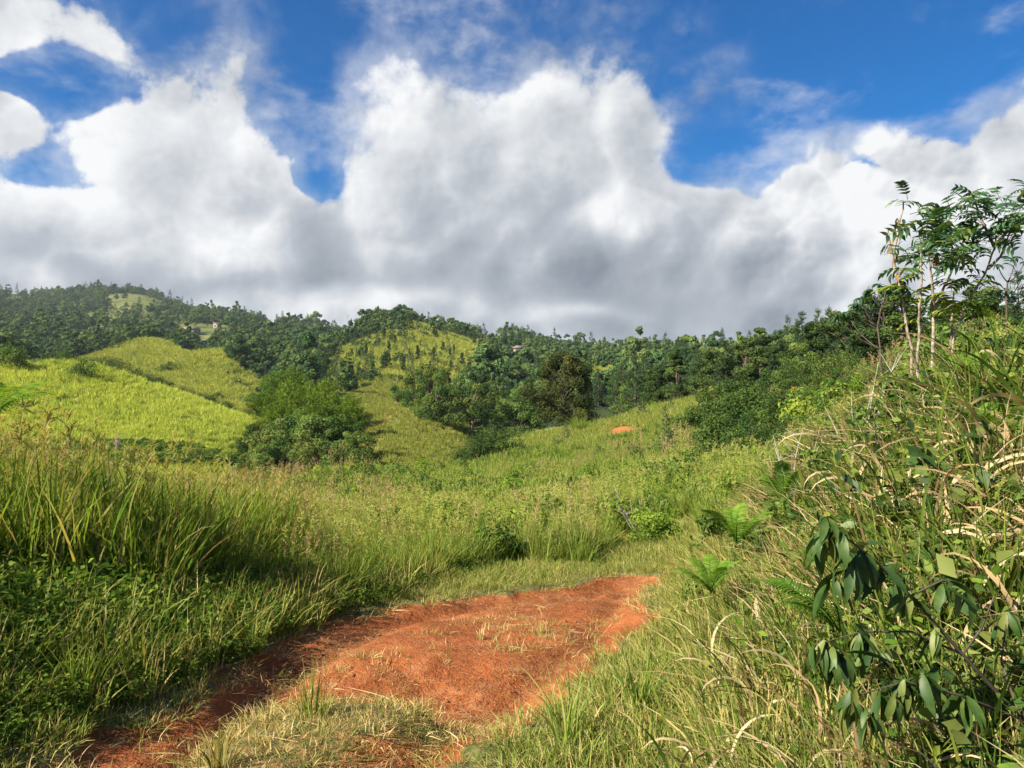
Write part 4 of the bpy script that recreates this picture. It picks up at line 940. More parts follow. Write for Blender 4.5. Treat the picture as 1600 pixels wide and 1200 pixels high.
# saplings and bushes on the knoll and meadow
for px, py, Y0, Y1, h, lab in ((1040, 716, 40, 70, 3.2, 'young pine sapling with bare stem standing on the knoll'), (884, 690, 60, 90, 1.9, 'tiny green sapling below the spreading tree'), (1003, 655, 60, 95, 2.2, 'small conifer sapling near the top of the knoll'),
                               (972, 655, 60, 95, 1.6, 'stubby green sapling near the red scar'), (1050, 645, 60, 95, 1.8, 'small sapling at the crest of the knoll beside the wood'), (1098, 690, 30, 70, 2.3, 'short dark sapling at the foot of the leafy bush')):
    X, Y, Z = hit(px, py, Y0, Y1); plant_tree('sapling', YPINE[int(px) % 3], X, Y, h / 5, lab, 'sapling', z=Z - .05)
for px, py, Y0, Y1, s, dk, lab in ((770, 722, 44, 70, 1.9, 0, 'broad olive bush on the left shoulder of the knoll'), (735, 722, 44, 70, 1.4, 0, 'rounded olive bush beside the broad one'), (800, 716, 46, 70, 1.2, 0, 'olive bush right of the broad one on the knoll shoulder'),
                               (1165, 720, 22, 40, 2.2, 1, 'large bright green leafy bush at the right end of the knoll'), (1210, 700, 22, 40, 2.3, 0, 'dark leafy bush under the orange flowers'), (1140, 690, 30, 45, 2.2, 0, 'dense dark green bush at the right end of the knoll'),
                               (1290, 690, 18, 30, 2.0, 1, 'light green bush behind the bare twigs'), (1370, 640, 14, 26, 1.7, 1, 'leafy bush behind the tall sapling stems'), (1510, 620, 14, 24, 1.8, 0, 'green thicket behind the leaning stem'), (1240, 620, 40, 60, 3.0, 0, 'large dark bush at the edge of the wood'), (1310, 600, 36, 55, 3.0, 1, 'olive thicket below the pines'), (1420, 560, 26, 44, 2.8, 0, 'tall thicket behind the tall sapling'), (1560, 560, 20, 40, 2.4, 1, 'green thicket at the right edge on the bank'),
                               (500, 790, 14, 30, .5, 0, 'small leafy shrub in the meadow right of the tall grass'), (520, 765, 18, 34, .7, 0, 'dark leafy shrub in the meadow below the valley trees'), (640, 790, 14, 30, .45, 1, 'small pale shrub in the middle of the meadow'),
                               (660, 752, 28, 45, .8, 1, 'arching yellow-green shrub at the far edge of the meadow'), (930, 770, 24, 40, .7, 1, 'bright green shrub at the foot of the knoll'), (880, 800, 18, 36, .8, 0, 'dark shrub in the dip below the knoll'), (1030, 850, 13, 24, .5, 1, 'rounded green shrub beside the end of the track')):
    X, Y, Z = hit(px, py, Y0, Y1); s *= .5 if px > 1340 else .6 if px > 1200 else .8 if px > 1100 else 1.0; plant_tree('leafy_bush', (None, ((LBUSH if dk else SBUSH) if s < 1.3 else (BIGL if dk else BIGD))[int(px) % 3]), X, Y, s if s < 1.3 else s / 2, lab, 'bush', z=Z - .12 * s)

# thickets on the right between the knoll and the bank
thick = [(1130, 715, 26, 44, 1.6, 0, 'dark thicket beside the foot of the knoll'), (1190, 735, 20, 30, 1.4, 1, 'bright leafy thicket behind the fern with the upright frond'), (1240, 720, 16, 26, 1.5, 2, 'olive thicket behind the small bare shrub'), (1290, 720, 13, 20, 1.2, 2, 'olive thicket behind the leafless grey shrub'), (1330, 660, 18, 28, 1.8, 2, 'tall olive thicket right of the orange flowers'),
         (1380, 690, 11, 16, 1.1, 1, 'light thicket at the foot of the tall sapling'), (1460, 650, 11, 16, 1.3, 2, 'olive thicket behind the tall sapling stems'), (1530, 640, 10, 16, 1.3, 0, 'dark thicket right of the tall sapling'), (1200, 640, 34, 55, 2.2, 2, 'olive thicket between the dark bush and the wood'), (1270, 660, 26, 40, 2.0, 0, 'dark thicket below the orange flowers'),
         (1360, 600, 28, 44, 2.4, 0, 'dark thicket under the thin rosette-leaved tree'), (1480, 590, 20, 32, 2.0, 1, 'green thicket on the bank behind the leaning stem'), (1610, 600, 12, 20, 1.6, 0, 'dark thicket at the right edge behind the canes')]
for k, (px, py, Y0, Y1, s, kd, lab) in enumerate(thick):
    X, Y, Z = hit(px, py, Y0, Y1); s *= .8 if px < 1200 else .6 if px < 1300 else .45; plant_tree('thicket', (None, (BIGD, BIGL, BIGO)[kd][k % 2]), X, Y, s / 2.2, lab, 'bush', z=Z - .15)
# small ragged trees layered between the knoll and the bank
mix = [(1105, 612, 44), (1128, 590, 50), (1150, 618, 36), (1162, 588, 48), (1185, 600, 40), (1204, 578, 50), (1222, 610, 32), (1238, 586, 44), (1256, 604, 30), (1278, 582, 42), (1300, 604, 26), (1312, 572, 40), (1336, 590, 30), (1352, 566, 38), (1376, 588, 24), (1398, 560, 34), (1120, 645, 30), (1175, 640, 27), (1232, 650, 23), (1290, 645, 21)]
mix.sort()
for k, (px, top, Yd) in enumerate(mix):
    X, Y = at(px, Yd); h = max(1.6, height_for(px, top, Yd)); kd = (LIGHT + UPRT + ROUND + [BROWNT])[(k * 5) % 10]; w = h / 9 * (1.25 if kd in UPRT else .95)
    o = plant_tree('scrub_tree', kd, X, Y, w, 'small ragged tree between knoll and right bank, %s from the left' % ordinal(k), 'tree', 'small trees between the knoll and the bank'); o.scale = (w * 1.1, w * 1.1, h / (11 if kd in UPRT else 8))
# dark shrubs in the dip behind the nearest yellow hill
dip = [(108, 184), (135, 186), (160, 182), (188, 184), (215, 186), (246, 182), (280, 178), (318, 178), (352, 172), (385, 168), (408, 160), (228, 214), (300, 205), (165, 232), (340, 212)]; dip.sort()
for k, (px, Yd) in enumerate(dip):
    X, Y = at(px, Yd); Z = gzs(X, Y); pz = HY - F * (Z - CAMZ) / Y
    crest = np.interp(px, [0, 60, 120, 200, 300, 400, 430], [566, 563, 566, 592, 628, 662, 672]); h = max(2.6, (pz - crest + 22 + 10 * random.random()) / F * Yd)
    plant_tree('dip_shrub', (None, (BIGD + BIGO)[k % 5]), X, Y, h / 3.9, 'dark shrub in the dip behind the nearest yellow hill, %s from the left' % ordinal(k), 'shrub', 'shrubs in the dip behind the yellow hill', z=Z - .3)

# tall pampas-like tussocks on the knoll crest
TUSS = tuft(M['meadow'], 520, (.8, 3.0), (.025, .05), .9, .5, .14, 5, 'tussock', heads=40)
for px, py, Y0, Y1, s, lab in ((905, 676, 70, 90, .7, 'big pale feathery grass tussock beside the spreading tree'), (770, 705, 55, 75, .5, 'pale feathery tussock behind the olive bushes')):
    X, Y, Z = hit(px, py, Y0, Y1); o = root('grass_tussock', (X, Y, Z - .1), lab, 'grass tussock', None, 1.0, s); part('blades', TUSS, o)

# ------------------------------------------------------------------ plants that stand out near the track
def W(px, py, Y): return np.array([(px - 800) / F * Y, Y, CAMZ + (HY - py) / F * Y])

def leaf_mesh(L, Wd, droop, mat, name='leaf', rows=6, fold=.25, tint=None):
    """one broad leaf along +X, folded along the midrib and curving down"""
    t = np.linspace(0, 1, rows + 1); prof = np.sin(np.pi * np.clip(t, .02, .985) ** .85) ** .8 * Wd / 2
    x = L * np.sin(t * droop) / droop if droop else L * t; z = -L * (1 - np.cos(t * droop)) / droop if droop else 0 * t
    v = np.stack([np.stack([x, -prof, z + prof * fold], 1), np.stack([x, 0 * t, z], 1), np.stack([x, prof, z + prof * fold], 1)], 1).reshape(-1, 3)
    i = np.arange(rows)[:, None] * 3 + np.array([[0, 1]]); q = np.stack([i, i + 1, i + 4, i + 3], -1).reshape(-1, 4)
    return new_mesh(name, v, q, mat, np.full(len(v), random.random() if tint is None else tint), True)

def frond_mesh(L, pairs, wid, pw, mat, arch=.9, droop=.35, name='frond', fwd=.35, stalk=.12, profile='fern'):
    mb = MB(); t = np.linspace(0, 1, 12)
    xs = L * np.sin(t * arch) / arch; zs = L * (np.sin(t * 1.2) * .45 - t ** 2 * .38)
    c = np.stack([xs, 0 * t, zs], 1); mb.tube(c, np.linspace(.006, .0015, 12) * L ** .5 * 1.6, 4, .15)
    for s in (-1, 1):
        u = np.linspace(stalk, .98, pairs); p = np.stack([np.interp(u, t, xs), 0 * u, np.interp(u, t, zs)], 1)
        ln = wid * (np.sin(np.pi * np.clip((u - stalk) / (1 - stalk), .03, .97) ** .62) ** .8 if profile == 'fern' else np.full(pairs, 1.0) * (.75 + .25 * np.sin(np.pi * u))) * rng.uniform(.9, 1.1, pairs)
        d = np.stack([np.full(pairs, fwd), np.full(pairs, float(s)), np.full(pairs, .15)], 1); tip = p + unit(d) * ln[:, None] + np.array([[0, 0, -1]]) * (ln * droop)[:, None]
        blades(mb, p, tip, np.full(pairs, pw), np.array([[0, 0, 1]]) * (ln * droop * .55)[:, None], 4, np.clip(rng.normal(.5, .22, pairs), 0, 1), np.tile([1., 0, .25], (pairs, 1)) * 0 + np.cross(unit(d), np.tile([1., 0, 0.], (pairs, 1))), belly=.3)
    return mb.mesh(name, mat)

FROND = [frond_mesh(1.0, 26, .25, .030, M['fern'], name='frond') for _ in range(3)]
COMP = [frond_mesh(.46, k, .15, .060, M['comp'], .9, .5, 'compound_leaf', .55, .25, 'leaf') for k in (4, 5, 6)]
COMPL = [frond_mesh(.42, 5, .17, .055, M['bushl'], .8, .38, 'compound_leaf', .45, .3, 'leaf')]

def fern(px, py, Y, n, L, label, spread=(0, 6.283), pitch=(-.9, -.35)):
    p = W(px, py, Y); p[2] = max(p[2], gzs(p[0], p[1]) - .02)
    o = root('fern', p, label, 'fern')
    for k in range(n):
        a = spread[0] + (spread[1] - spread[0]) * (k + random.uniform(-.2, .2)) / max(1, n - (0 if spread[1] - spread[0] > 6 else 1))
        part('frond', FROND[k % 3], o, (0, 0, 0), (random.gauss(0, .15), random.uniform(*pitch), a), L * random.uniform(.8, 1.1))
    return o
fern(1222, 790, 7.6, 7, .60, 'bright green fern with an upright frond on the right bank above the others', pitch=(-1.1, -.4))
fern(1150, 850, 6.6, 7, .50, 'light green fern with drooping fronds right of the end of the track')
fern(1110, 925, 5.6, 9, .36, 'low fern at the foot of the right bank beside the track')
fern(1310, 985, 2.9, 5, .42, 'fern with one long drooping frond beside the dark-leaved shrub', (2.3, 4.2), (-.55, -.2))
o = fern(-30, 672, 6.8, 10, .8, 'dark green fern fronds hanging in at the left edge above the tall grass', pitch=(-.75, -.25)); h_ = o.location.z - gzs(o.location.x, o.location.y)
mb = MB(); mb.tube([(0, 0, -h_ - .1), (.03, 0, -h_ * .5), (0, 0, .02)], [.035, .03, .03], 7); part('trunk', mb.mesh('trunk', M['darkbark'], True), o)
fern(1545, 700, 5.5, 6, .5, 'small fern among the dry blades at the right edge')
fern(1500, 615, 7.5, 6, .55, 'fern at the foot of the leaning stem', pitch=(-1.0, -.4))

# shrub with dark glossy leaves in whorls, right foreground
BIG = [leaf_mesh(.105, .028, d, M['gloss'], tint=t_) for d, t_ in ((.6, .35), (.9, .5), (.3, .2), (1.1, .62))] + [leaf_mesh(.10, .026, .8, M['gloss'], tint=.98)]
def nearest(arms, c):
    """the stem or branch that carries a leaf"""
    return min(arms, key=lambda a: min(np.linalg.norm(np.asarray(a[1]) - c, axis=1)))[0]
def whorl(parent, c, n, pitch, s=1.0, base=np.zeros(3)):
    a0 = random.random() * 6.283
    for k in range(n):
        part('leaf', BIG[random.choice((0, 0, 1, 1, 2, 3, 3, 3, 4)) if random.random() < .9 else 4], parent, c - base + rng.normal(0, .012, 3), (random.gauss(0, .35), pitch + random.gauss(0, .30), a0 + k * 2.4), s * random.uniform(.7, 1.35))
def glossy_shrub():
    b = W(1660, 1185, 2.75); b[2] = gzs(b[0], b[1]) - .03
    o = root('glossy_shrub', b, 'shrub with dark glossy drooping leaves in whorls in the right foreground', 'shrub')
    arms = []
    paths = [[(1660, 1185, 2.75), (1590, 1120, 2.7), (1500, 1020, 2.65), (1420, 930, 2.6), (1360, 870, 2.55), (1292, 818, 2.5)],
             [(1500, 1020, 2.65), (1420, 985, 2.6), (1345, 985, 2.55), (1290, 1000, 2.5)], [(1590, 1120, 2.7), (1500, 1085, 2.55), (1410, 1062, 2.5), (1330, 1085, 2.45)],
             [(1420, 930, 2.6), (1470, 905, 2.65), (1510, 920, 2.7)], [(1590, 1120, 2.7), (1560, 1030, 2.8), (1570, 960, 2.85)], [(1500, 1020, 2.65), (1530, 980, 2.6), (1550, 930, 2.6)], [(1590, 1120, 2.7), (1600, 1040, 2.6), (1640, 980, 2.6)]]
    for k, pth in enumerate(paths[:-1]):
        q = np.array([W(*p) for p in pth]) - b; mb = MB(); mb.tube(q, np.linspace(.009 if k == 0 else .005, .002, len(q)), 6, .5)
        arms.append((part('stem' if k == 0 else 'branch', mb.mesh('stem', M['darkbark'], True), o), q))
    for px, py, Y, n, pi_ in ((1292, 816, 2.5, 12, .75), (1345, 862, 2.55, 9, .8), (1300, 905, 2.52, 8, .85), (1290, 1000, 2.5, 11, .8), (1340, 985, 2.55, 9, .7), (1410, 1062, 2.5, 12, .75), (1330, 1085, 2.45, 12, .85),
                             (1420, 930, 2.6, 8, .6), (1275, 835, 2.53, 10, .8), (1310, 830, 2.47, 10, .9), (1325, 880, 2.5, 9, .8), (1380, 890, 2.58, 9, .6), (1270, 1015, 2.5, 10, .7), (1312, 1020, 2.48, 10, .8), (1360, 1000, 2.56, 9, .7), (1395, 1085, 2.47, 10, .8), (1435, 1050, 2.52, 10, .7), (1350, 1110, 2.44, 10, .9), (1375, 1065, 2.5, 9, .7),
                             (1470, 905, 2.65, 9, .55), (1510, 920, 2.7, 8, .6), (1570, 960, 2.85, 8, .6), (1500, 1085, 2.55, 8, .8), (1460, 985, 2.62, 9, .7)):
        whorl(nearest(arms, W(px, py, Y) - b), W(px, py, Y), n, pi_, 1.0, b)
glossy_shrub()
def yellow_seedling():
    b = W(1590, 1215, 2.35); b[2] = max(b[2], gzs(b[0], b[1])); o = root('seedling', b, 'small plant with yellow-green leaves in the bottom right corner', 'plant')
    mb = MB(); mb.tube([(0, 0, -.05), (0, .01, .06)], [.004, .003], 5); part('stem', mb.mesh('stem', M['fern'], True), o)
    lm = leaf_mesh(.10, .04, .5, M['fern'], tint=.95)
    for k in range(8): part('leaf', lm, o, (0, 0, .03 + .004 * k), (0, random.uniform(-.3, .2), k * 2.4), random.uniform(.7, 1.1))
yellow_seedling()

# clumps of broad cane-like blades, mostly dead, on the right bank
def cane_blade(L, w, arch, mat, curl):
    mb = MB(); n = 9; t = np.linspace(0, 1, n)
    th = .15 + arch * t ** 1.4; dx = np.cumsum(np.sin(th)) * L / n; dz = np.cumsum(np.cos(th)) * L / n
    c = np.stack([dx, .06 * L * np.sin(t * 3 + curl), dz], 1); pr = np.where(t < .3, .5 + t / .6, ((1 - t) / .7) ** .7) * w / 2; pr[-1] = .0008
    tw = curl * t * 1.6; side = np.stack([np.sin(tw) * np.cos(th), np.cos(tw), -np.sin(tw) * np.sin(th)], 1)
    v = np.stack([c - side * pr[:, None], c + np.array([0, 0, -1]) * pr[:, None] * .3, c + side * pr[:, None]], 1).reshape(-1, 3)
    i = np.arange(n - 1)[:, None] * 3 + np.array([[0, 1]]); q = np.stack([i, i + 1, i + 4, i + 3], -1).reshape(-1, 4)
    return new_mesh('blade', v, q, mat, np.full(len(v), random.random()), True)
DRYB = [cane_blade(random.uniform(.5, .95), random.uniform(.018, .040), random.uniform(1.3, 2.9), M['straw'], random.uniform(-1.5, 1.5)) for _ in range(10)]
GRNB = [cane_blade(random.uniform(.6, 1.0), random.uniform(.016, .034), random.uniform(.5, 1.7), M['canel'], random.uniform(-.6, .6)) for _ in range(8)]
canes = [(1180, 930, 4.4, 22, .55, .8, 'dry pale grass clump at the lower edge of the right bank'), (1235, 1010, 3.6, 20, .5, .75, 'tangle of dead blades below the drooping fern frond'), (1150, 1075, 3.3, 22, .5, .7, 'pale dead grass clump leaning over the short grass'),
         (1330, 880, 4.2, 24, .7, .5, 'green and straw clump behind the glossy shrub'), (1420, 800, 5.0, 26, .8, .45, 'tall half-dead cane clump above the glossy shrub'), (1500, 760, 5.0, 28, .9, .75, 'large clump of bleached cane blades on the right bank'),
         (1575, 720, 4.6, 30, .95, .8, 'brown tangled cane clump at the right edge of the bank'), (1560, 850, 4.0, 28, .8, .85, 'dead brown canes hanging at the right edge below the tangle'), (1470, 880, 4.1, 24, .75, .65, 'pale blades drooping right of the glossy shrub top'),
         (1380, 720, 6.5, 24, .9, .55, 'clump with curled dry blades below the tall sapling'), (1290, 760, 6.8, 22, .8, .5, 'green clump with dry tips right of the bright fern'), (1540, 640, 6.2, 26, 1.1, .25, 'tall green cane clump at the top of the right bank'), (1600, 600, 6.0, 26, 1.15, .35, 'tall cane clump at the right edge under the sky'),
         (1500, 690, 7.5, 24, 1.0, .5, 'half-dead cane clump high on the bank behind the bleached clump'), (1590, 790, 5.0, 30, 1.0, .9, 'thick mat of dead cane leaves at the right edge of the bank'), (1520, 820, 4.6, 30, .85, .9, 'bleached dead canes left of the thick mat'), (1440, 740, 6.2, 24, .8, .7, 'dry cane clump below the tall sapling stems'), (1600, 920, 3.6, 26, .7, .8, 'dead leaves and canes right of the glossy shrub'), (1570, 540, 7.5, 26, 1.2, .15, 'tall green canes rising against the sky at the right edge'), (1650, 640, 5.2, 26, 1.2, .3, 'tall canes just inside the right edge'),
         (1230, 860, 5.0, 22, .6, .75, 'dry clump between the ferns and the glossy shrub'), (1450, 1120, 2.7, 20, .5, .8, 'dead grass below the glossy shrub in the foreground'), (1330, 1160, 2.7, 20, .45, .8, 'flattened straw clump at the bottom of the picture')]
for px, py, Y, n, s, dead, lab in canes:
    p = W(px, py, Y); p[2] = gzs(p[0], p[1]) - .02; o = root('cane_clump', p, lab, 'grass clump')
    for k in range(int(n * 1.5)):
        bl = random.choice(DRYB) if random.random() < dead else random.choice(GRNB)
        part('blade', bl, o, (random.gauss(0, .17), random.gauss(0, .17), random.uniform(0, .16)), (random.gauss(0, .25), random.gauss(0, .3), random.random() * 6.283), s * random.uniform(.65, 1.25))

# tall sapling with several pale stems and compound leaves
def tall_sapling():
    Yd = 9.0; b = W(1440, 690, Yd); b[2] = gzs(b[0], b[1]) - .05
    o = root('tall_sapling', b, 'tall many-stemmed sapling with pale bark and dark compound leaves on the right bank', 'tree')
    def low(px, dy=0): q = W(px, 690, Yd); q[2] = gzs(q[0], Yd + dy) - .1; return q
    arms = []
    stems = [[(1424, 0, 0), (1427, 610, 0), (1424, 545, .05), (1412, 470, .1), (1402, 430, .1), (1398, 395, .1), (1408, 350, .1), (1414, 312, .1)], [(1432, 0, 0), (1434, 610, 0), (1437, 520, 0), (1439, 470, -.1), (1441, 420, -.1), (1440, 372, -.1)],
             [(1457, 0, 0), (1457, 570, 0), (1460, 482, 0), (1476, 450, .1), (1497, 405, .15), (1512, 368, .15)], [(1484, 0, 0), (1488, 532, 0), (1508, 482, 0), (1528, 450, 0), (1545, 420, 0), (1556, 385, 0), (1564, 340, 0)]]
    for k, s_ in enumerate(stems):
        q = np.array([low(s_[0][0])] + [W(a, c, Yd + d) for a, c, d in s_[1:]]); q = q - b
        t = np.linspace(0, 1, len(q)); tt = np.linspace(0, 1, 22); q = np.stack([np.interp(tt, t, q[:, j]) for j in range(3)], 1); q[1:-1] += rng.normal(0, .006, (20, 3))
        mb = MB(); mb.tube(q, np.linspace((.019, .021, .024, .016)[k], .008, 22), 8, .5); arms.append((part('stem', mb.mesh('stem', M['palebark'], True), o), q))
    for k, s_ in enumerate([[(1402, 430, .1), (1393, 385, .1), (1389, 356, .1)], [(1460, 482, 0), (1458, 440, -.1), (1452, 392, -.1)], [(1545, 420, 0), (1566, 400, -.1), (1585, 350, -.1)], [(1486, 545, 0), (1488, 500, .1), (1492, 455, .1)], [(1497, 405, .15), (1480, 360, .1)], [(1556, 385, 0), (1535, 340, .1), (1528, 318, .1)], [(1434, 575, 0), (1424, 545, -.1)], [(1556, 385, 0), (1590, 345, .1), (1612, 325, .1)]]):
        q = np.array([W(a, c, Yd + d) for a, c, d in s_]) - b; mb = MB(); mb.tube(q, np.linspace(.02, .007, len(q)), 6, .5); arms.append((part('branch', mb.mesh('branch', M['bark' if k else 'palebark'], True), o), q))
    for px, py, n in ((1440, 350, 5), (1450, 372, 4), (1455, 335, 4), (1482, 362, 5), (1500, 345, 5), (1512, 330, 5), (1522, 362, 4), (1492, 392, 5), (1462, 402, 4), (1530, 326, 5), (1545, 318, 4), (1562, 335, 5), (1575, 348, 5), (1590, 335, 5), (1540, 372, 4), (1505, 415, 4),
                      (1475, 430, 4), (1446, 425, 4), (1512, 440, 3), (1590, 375, 4), (1565, 372, 4), (1430, 395, 3), (1525, 395, 4), (1480, 400, 4), (1610, 322, 4), (1465, 378, 4)):
        for k in range(int(n * 1.9)):
            c = W(px + random.gauss(0, 13), py + random.gauss(0, 12), Yd + random.gauss(0, .4)) - b
            part('leaf', random.choice(COMP), nearest(arms, c), c, (random.gauss(0, .45), random.uniform(-.8, .45), random.random() * 6.283), random.uniform(.5, .95))
    for px, py, n in ((1448, 470, 4), (1505, 465, 4), (1470, 500, 3), (1430, 470, 3), (1520, 490, 3), (1448, 445, 3)):
        for k in range(n):
            c = W(px + random.gauss(0, 9), py + random.gauss(0, 9), Yd + random.gauss(0, .2)) - b
            part('leaf', COMPL[0], nearest(arms, c), c, (random.gauss(0, .3), random.uniform(-.3, .6), random.random() * 6.283), random.uniform(.8, 1.2))
    dead = leaf_mesh(.15, .05, 1.4, M['dead'], 'dead_leaf', tint=.4); dk = leaf_mesh(.13, .05, 1.2, M['comp'], 'dark_leaf', tint=.1)
    for k in range(34):
        u = random.random(); c = W(np.interp(u, [0, .5, 1], [1412, 1398, 1412]) + random.gauss(0, 5), 470 - 140 * u, Yd + .1 + random.gauss(0, .06)) - b
        part('leaf', dead if random.random() < .4 else dk, nearest(arms, c), c, (0, random.uniform(.2, 1.2), random.random() * 6.283), random.uniform(.6, 1.1))
    big = leaf_mesh(.2, .09, 1.5, M['dead'], 'dead_leaf', tint=.35)
    for px, py in ((1454, 384), (1492, 441), (1466, 398)): part('leaf', big, nearest(arms, W(px, py, Yd - .3) - b), W(px, py, Yd - .3) - b, (.3, .9, random.random() * 6), .8)
tall_sapling()
WEED = [bush_mesh(M['thickw'], .55, .95, 14, 90, .085, 'weed_bush') for _ in range(3)] + [bush_mesh(M['bush'], .55, .95, 14, 90, .095, 'weed_bush') for _ in range(2)]
weeds = [(1415, 700, 8.2, 1.0, 'leafy weed hiding the foot of the left sapling stems'), (1450, 705, 8.0, 1.0, 'leafy weed hiding the foot of the middle sapling stem'), (1490, 690, 8.3, 1.0, 'leafy weed hiding the foot of the leaning sapling stem'), (1380, 700, 8.6, .9, 'leafy weed left of the sapling stems'), (1540, 670, 7.6, 1.0, 'leafy weed right of the sapling stems'), (1590, 640, 7.2, 1.0, 'leafy weed at the right edge above the dead canes'),
         (1310, 740, 7.8, .8, 'leafy weed left of the curled dry blades'), (1260, 770, 7.2, .8, 'leafy weed right of the upright fern frond'), (1180, 800, 7.4, .7, 'leafy weed left of the upright fern frond'), (1200, 890, 5.4, .55, 'leafy weed behind the low fern'), (1420, 860, 4.4, .55, 'leafy weed just above the glossy shrub'), (1530, 900, 3.9, .6, 'leafy weed between dead canes right of the glossy shrub'), (1590, 1010, 3.1, .5, 'leafy weed at the right edge behind the glossy shrub'), (1480, 1010, 3.2, .5, 'leafy weed behind the glossy shrub stem'), (1560, 1110, 2.8, .4, 'leafy weed above the yellow-green seedling'),
         (1090, 880, 7.0, .6, 'leafy weed at the corner where the track meets the bank'), (1130, 790, 9.5, .8, 'leafy weed at the left end of the bank behind the ferns'), (1360, 960, 3.4, .5, 'leafy weed inside the glossy shrub')]
for k, (px, py, Y, s, lab) in enumerate(weeds):
    X = (px - 800) / F * Y; o = root('weed_bush', (X, Y, gzs(X, Y) - .05), lab, 'bush', None, k * 1.3, s); part('foliage', WEED[k % 5], o)

# thin tree whose bare branches end in rosettes of leaves
def rosette_tree(label, stem, tips, Yd, leafL=.30, extra=0):
    b = W(*stem[0], Yd); b[2] = gzs(b[0], b[1]) - .1; o = root('rosette_tree', b, label, 'tree')
    q = np.array([b] + [W(*s, Yd) for s in stem[1:]]) - b; mb = MB(); mb.tube(q, np.linspace(.0015, .0010, len(q)) * Yd, 6, .5); part('trunk', mb.mesh('trunk', M['darkbark'], True), o)
    lm = [leaf_mesh(leafL, leafL * .34, d, M['comp'], 'leaf', tint=.25) for d in (.5, 1.0)]
    for k, (px, py, j) in enumerate(tips):
        e = W(px, py, Yd + random.gauss(0, .5)) - b; s = q[min(j, len(q) - 1)]; t = np.linspace(0, 1, 8)[:, None]; mid = np.array([(s[0] + e[0]) / 2, (s[1] + e[1]) / 2, min(s[2], e[2]) + abs(e[2] - s[2]) * .2])
        mb = MB(); mb.tube((1 - t) ** 2 * s + 2 * t * (1 - t) * mid + t ** 2 * e, np.linspace(.0009, .0005, 8) * Yd, 5, .5); part('branch', mb.mesh('branch', M['darkbark'], True), o)
        for i in range(9): part('leaf', lm[i % 2], o, e, (0, random.uniform(-.1, .7), i * .7 + random.random() * .3), random.uniform(.6, 1.1))
rosette_tree('thin tree with bare curving branches ending in small leaf rosettes, against the sky', [(1382, 600), (1376, 545), (1372, 510), (1378, 480)], [(1308, 494, 1), (1322, 487, 1), (1338, 474, 2), (1344, 465, 2), (1358, 452, 3), (1372, 443, 3), (1386, 447, 3), (1391, 460, 3), (1366, 470, 3), (1348, 480, 2)], 22)
rosette_tree('leafless-looking thin tree with a few rosettes at the right edge against the sky', [(1575, 520), (1574, 470), (1576, 440)], [(1560, 412, 2), (1590, 400, 2), (1604, 408, 2), (1548, 430, 1), (1600, 430, 1)], 14, .16)

# leafless grey shrubs
def bare_shrub(px, py, Yd, H, n, label):
    b = W(px, py, Yd); b[2] = gzs(b[0], b[1]) - .05; o = root('bare_shrub', b, label, 'shrub')
    for k in range(n):
        a = random.random() * 6.283; lean = random.uniform(.15, .75); L = H * random.uniform(.6, 1.1)
        e = np.array([math.cos(a) * lean * L, math.sin(a) * lean * L * .6, L]); c, r = limb((0, 0, 0), e, .014 * H / 1.5, .003, 7, -.05); mb = MB(); mb.tube(c, r, 5)
        for j in range(4):
            u = random.randint(2, 5); d = np.array([random.gauss(0, .5), random.gauss(0, .4), random.uniform(.1, .7)]) * L * .35; cc, r2 = limb(c[u], c[u] + d, .006 * H / 1.5, .002, 5, -.1); mb.tube(cc, r2, 4)
        part('branch', mb.mesh('branch', M['twig'], True), o)
bare_shrub(1345, 720, 8.5, 1.35, 7, 'leafless pale grey shrub in the middle of the right bank')
bare_shrub(1250, 745, 9.0, 1.0, 5, 'small bare twiggy shrub behind the bright fern')
bare_shrub(1405, 640, 7.5, .95, 4, 'bare pale sticks leaning beside the tall sapling stems')
bare_shrub(1000, 860, 16, 1.1, 6, 'grey dead twigs in the meadow beyond the end of the track')
bare_shrub(880, 850, 17, 1.0, 5, 'pale dead stalks in the meadow left of the twigs beyond the track')

# bush with orange-red flowers
def flame_bush():
    X, Y, Z = hit(1268, 640, 28, 44); b = np.array([X, Y, Z - .2]); o = root('flowering_bush', b, 'bush with orange-red flowers in front of the wood', 'bush')
    top = CAMZ + (HY - 596) / F * Y - b[2]; me = bush_mesh(M['bush'], top * .62, top, 20, 160, .2, 'flowering_bush'); part('foliage', me, o)
    mb = MB(); leaf_ball(mb, (0, 0, 0), .22, 34, .14, .6, ratio=.8, fill=.2); fl = mb.mesh('flower', M['flower'])
    for px, py in ((1302, 600), (1282, 608), (1272, 612), (1264, 607), (1270, 617), (1240, 606)):
        c = W(px, py, Y - .5 * top) - b; part('flower', fl, o, c, (0, 0, random.random() * 6), random.uniform(.4, .7) * (1.3 if px == 1302 else .9))
flame_bush()

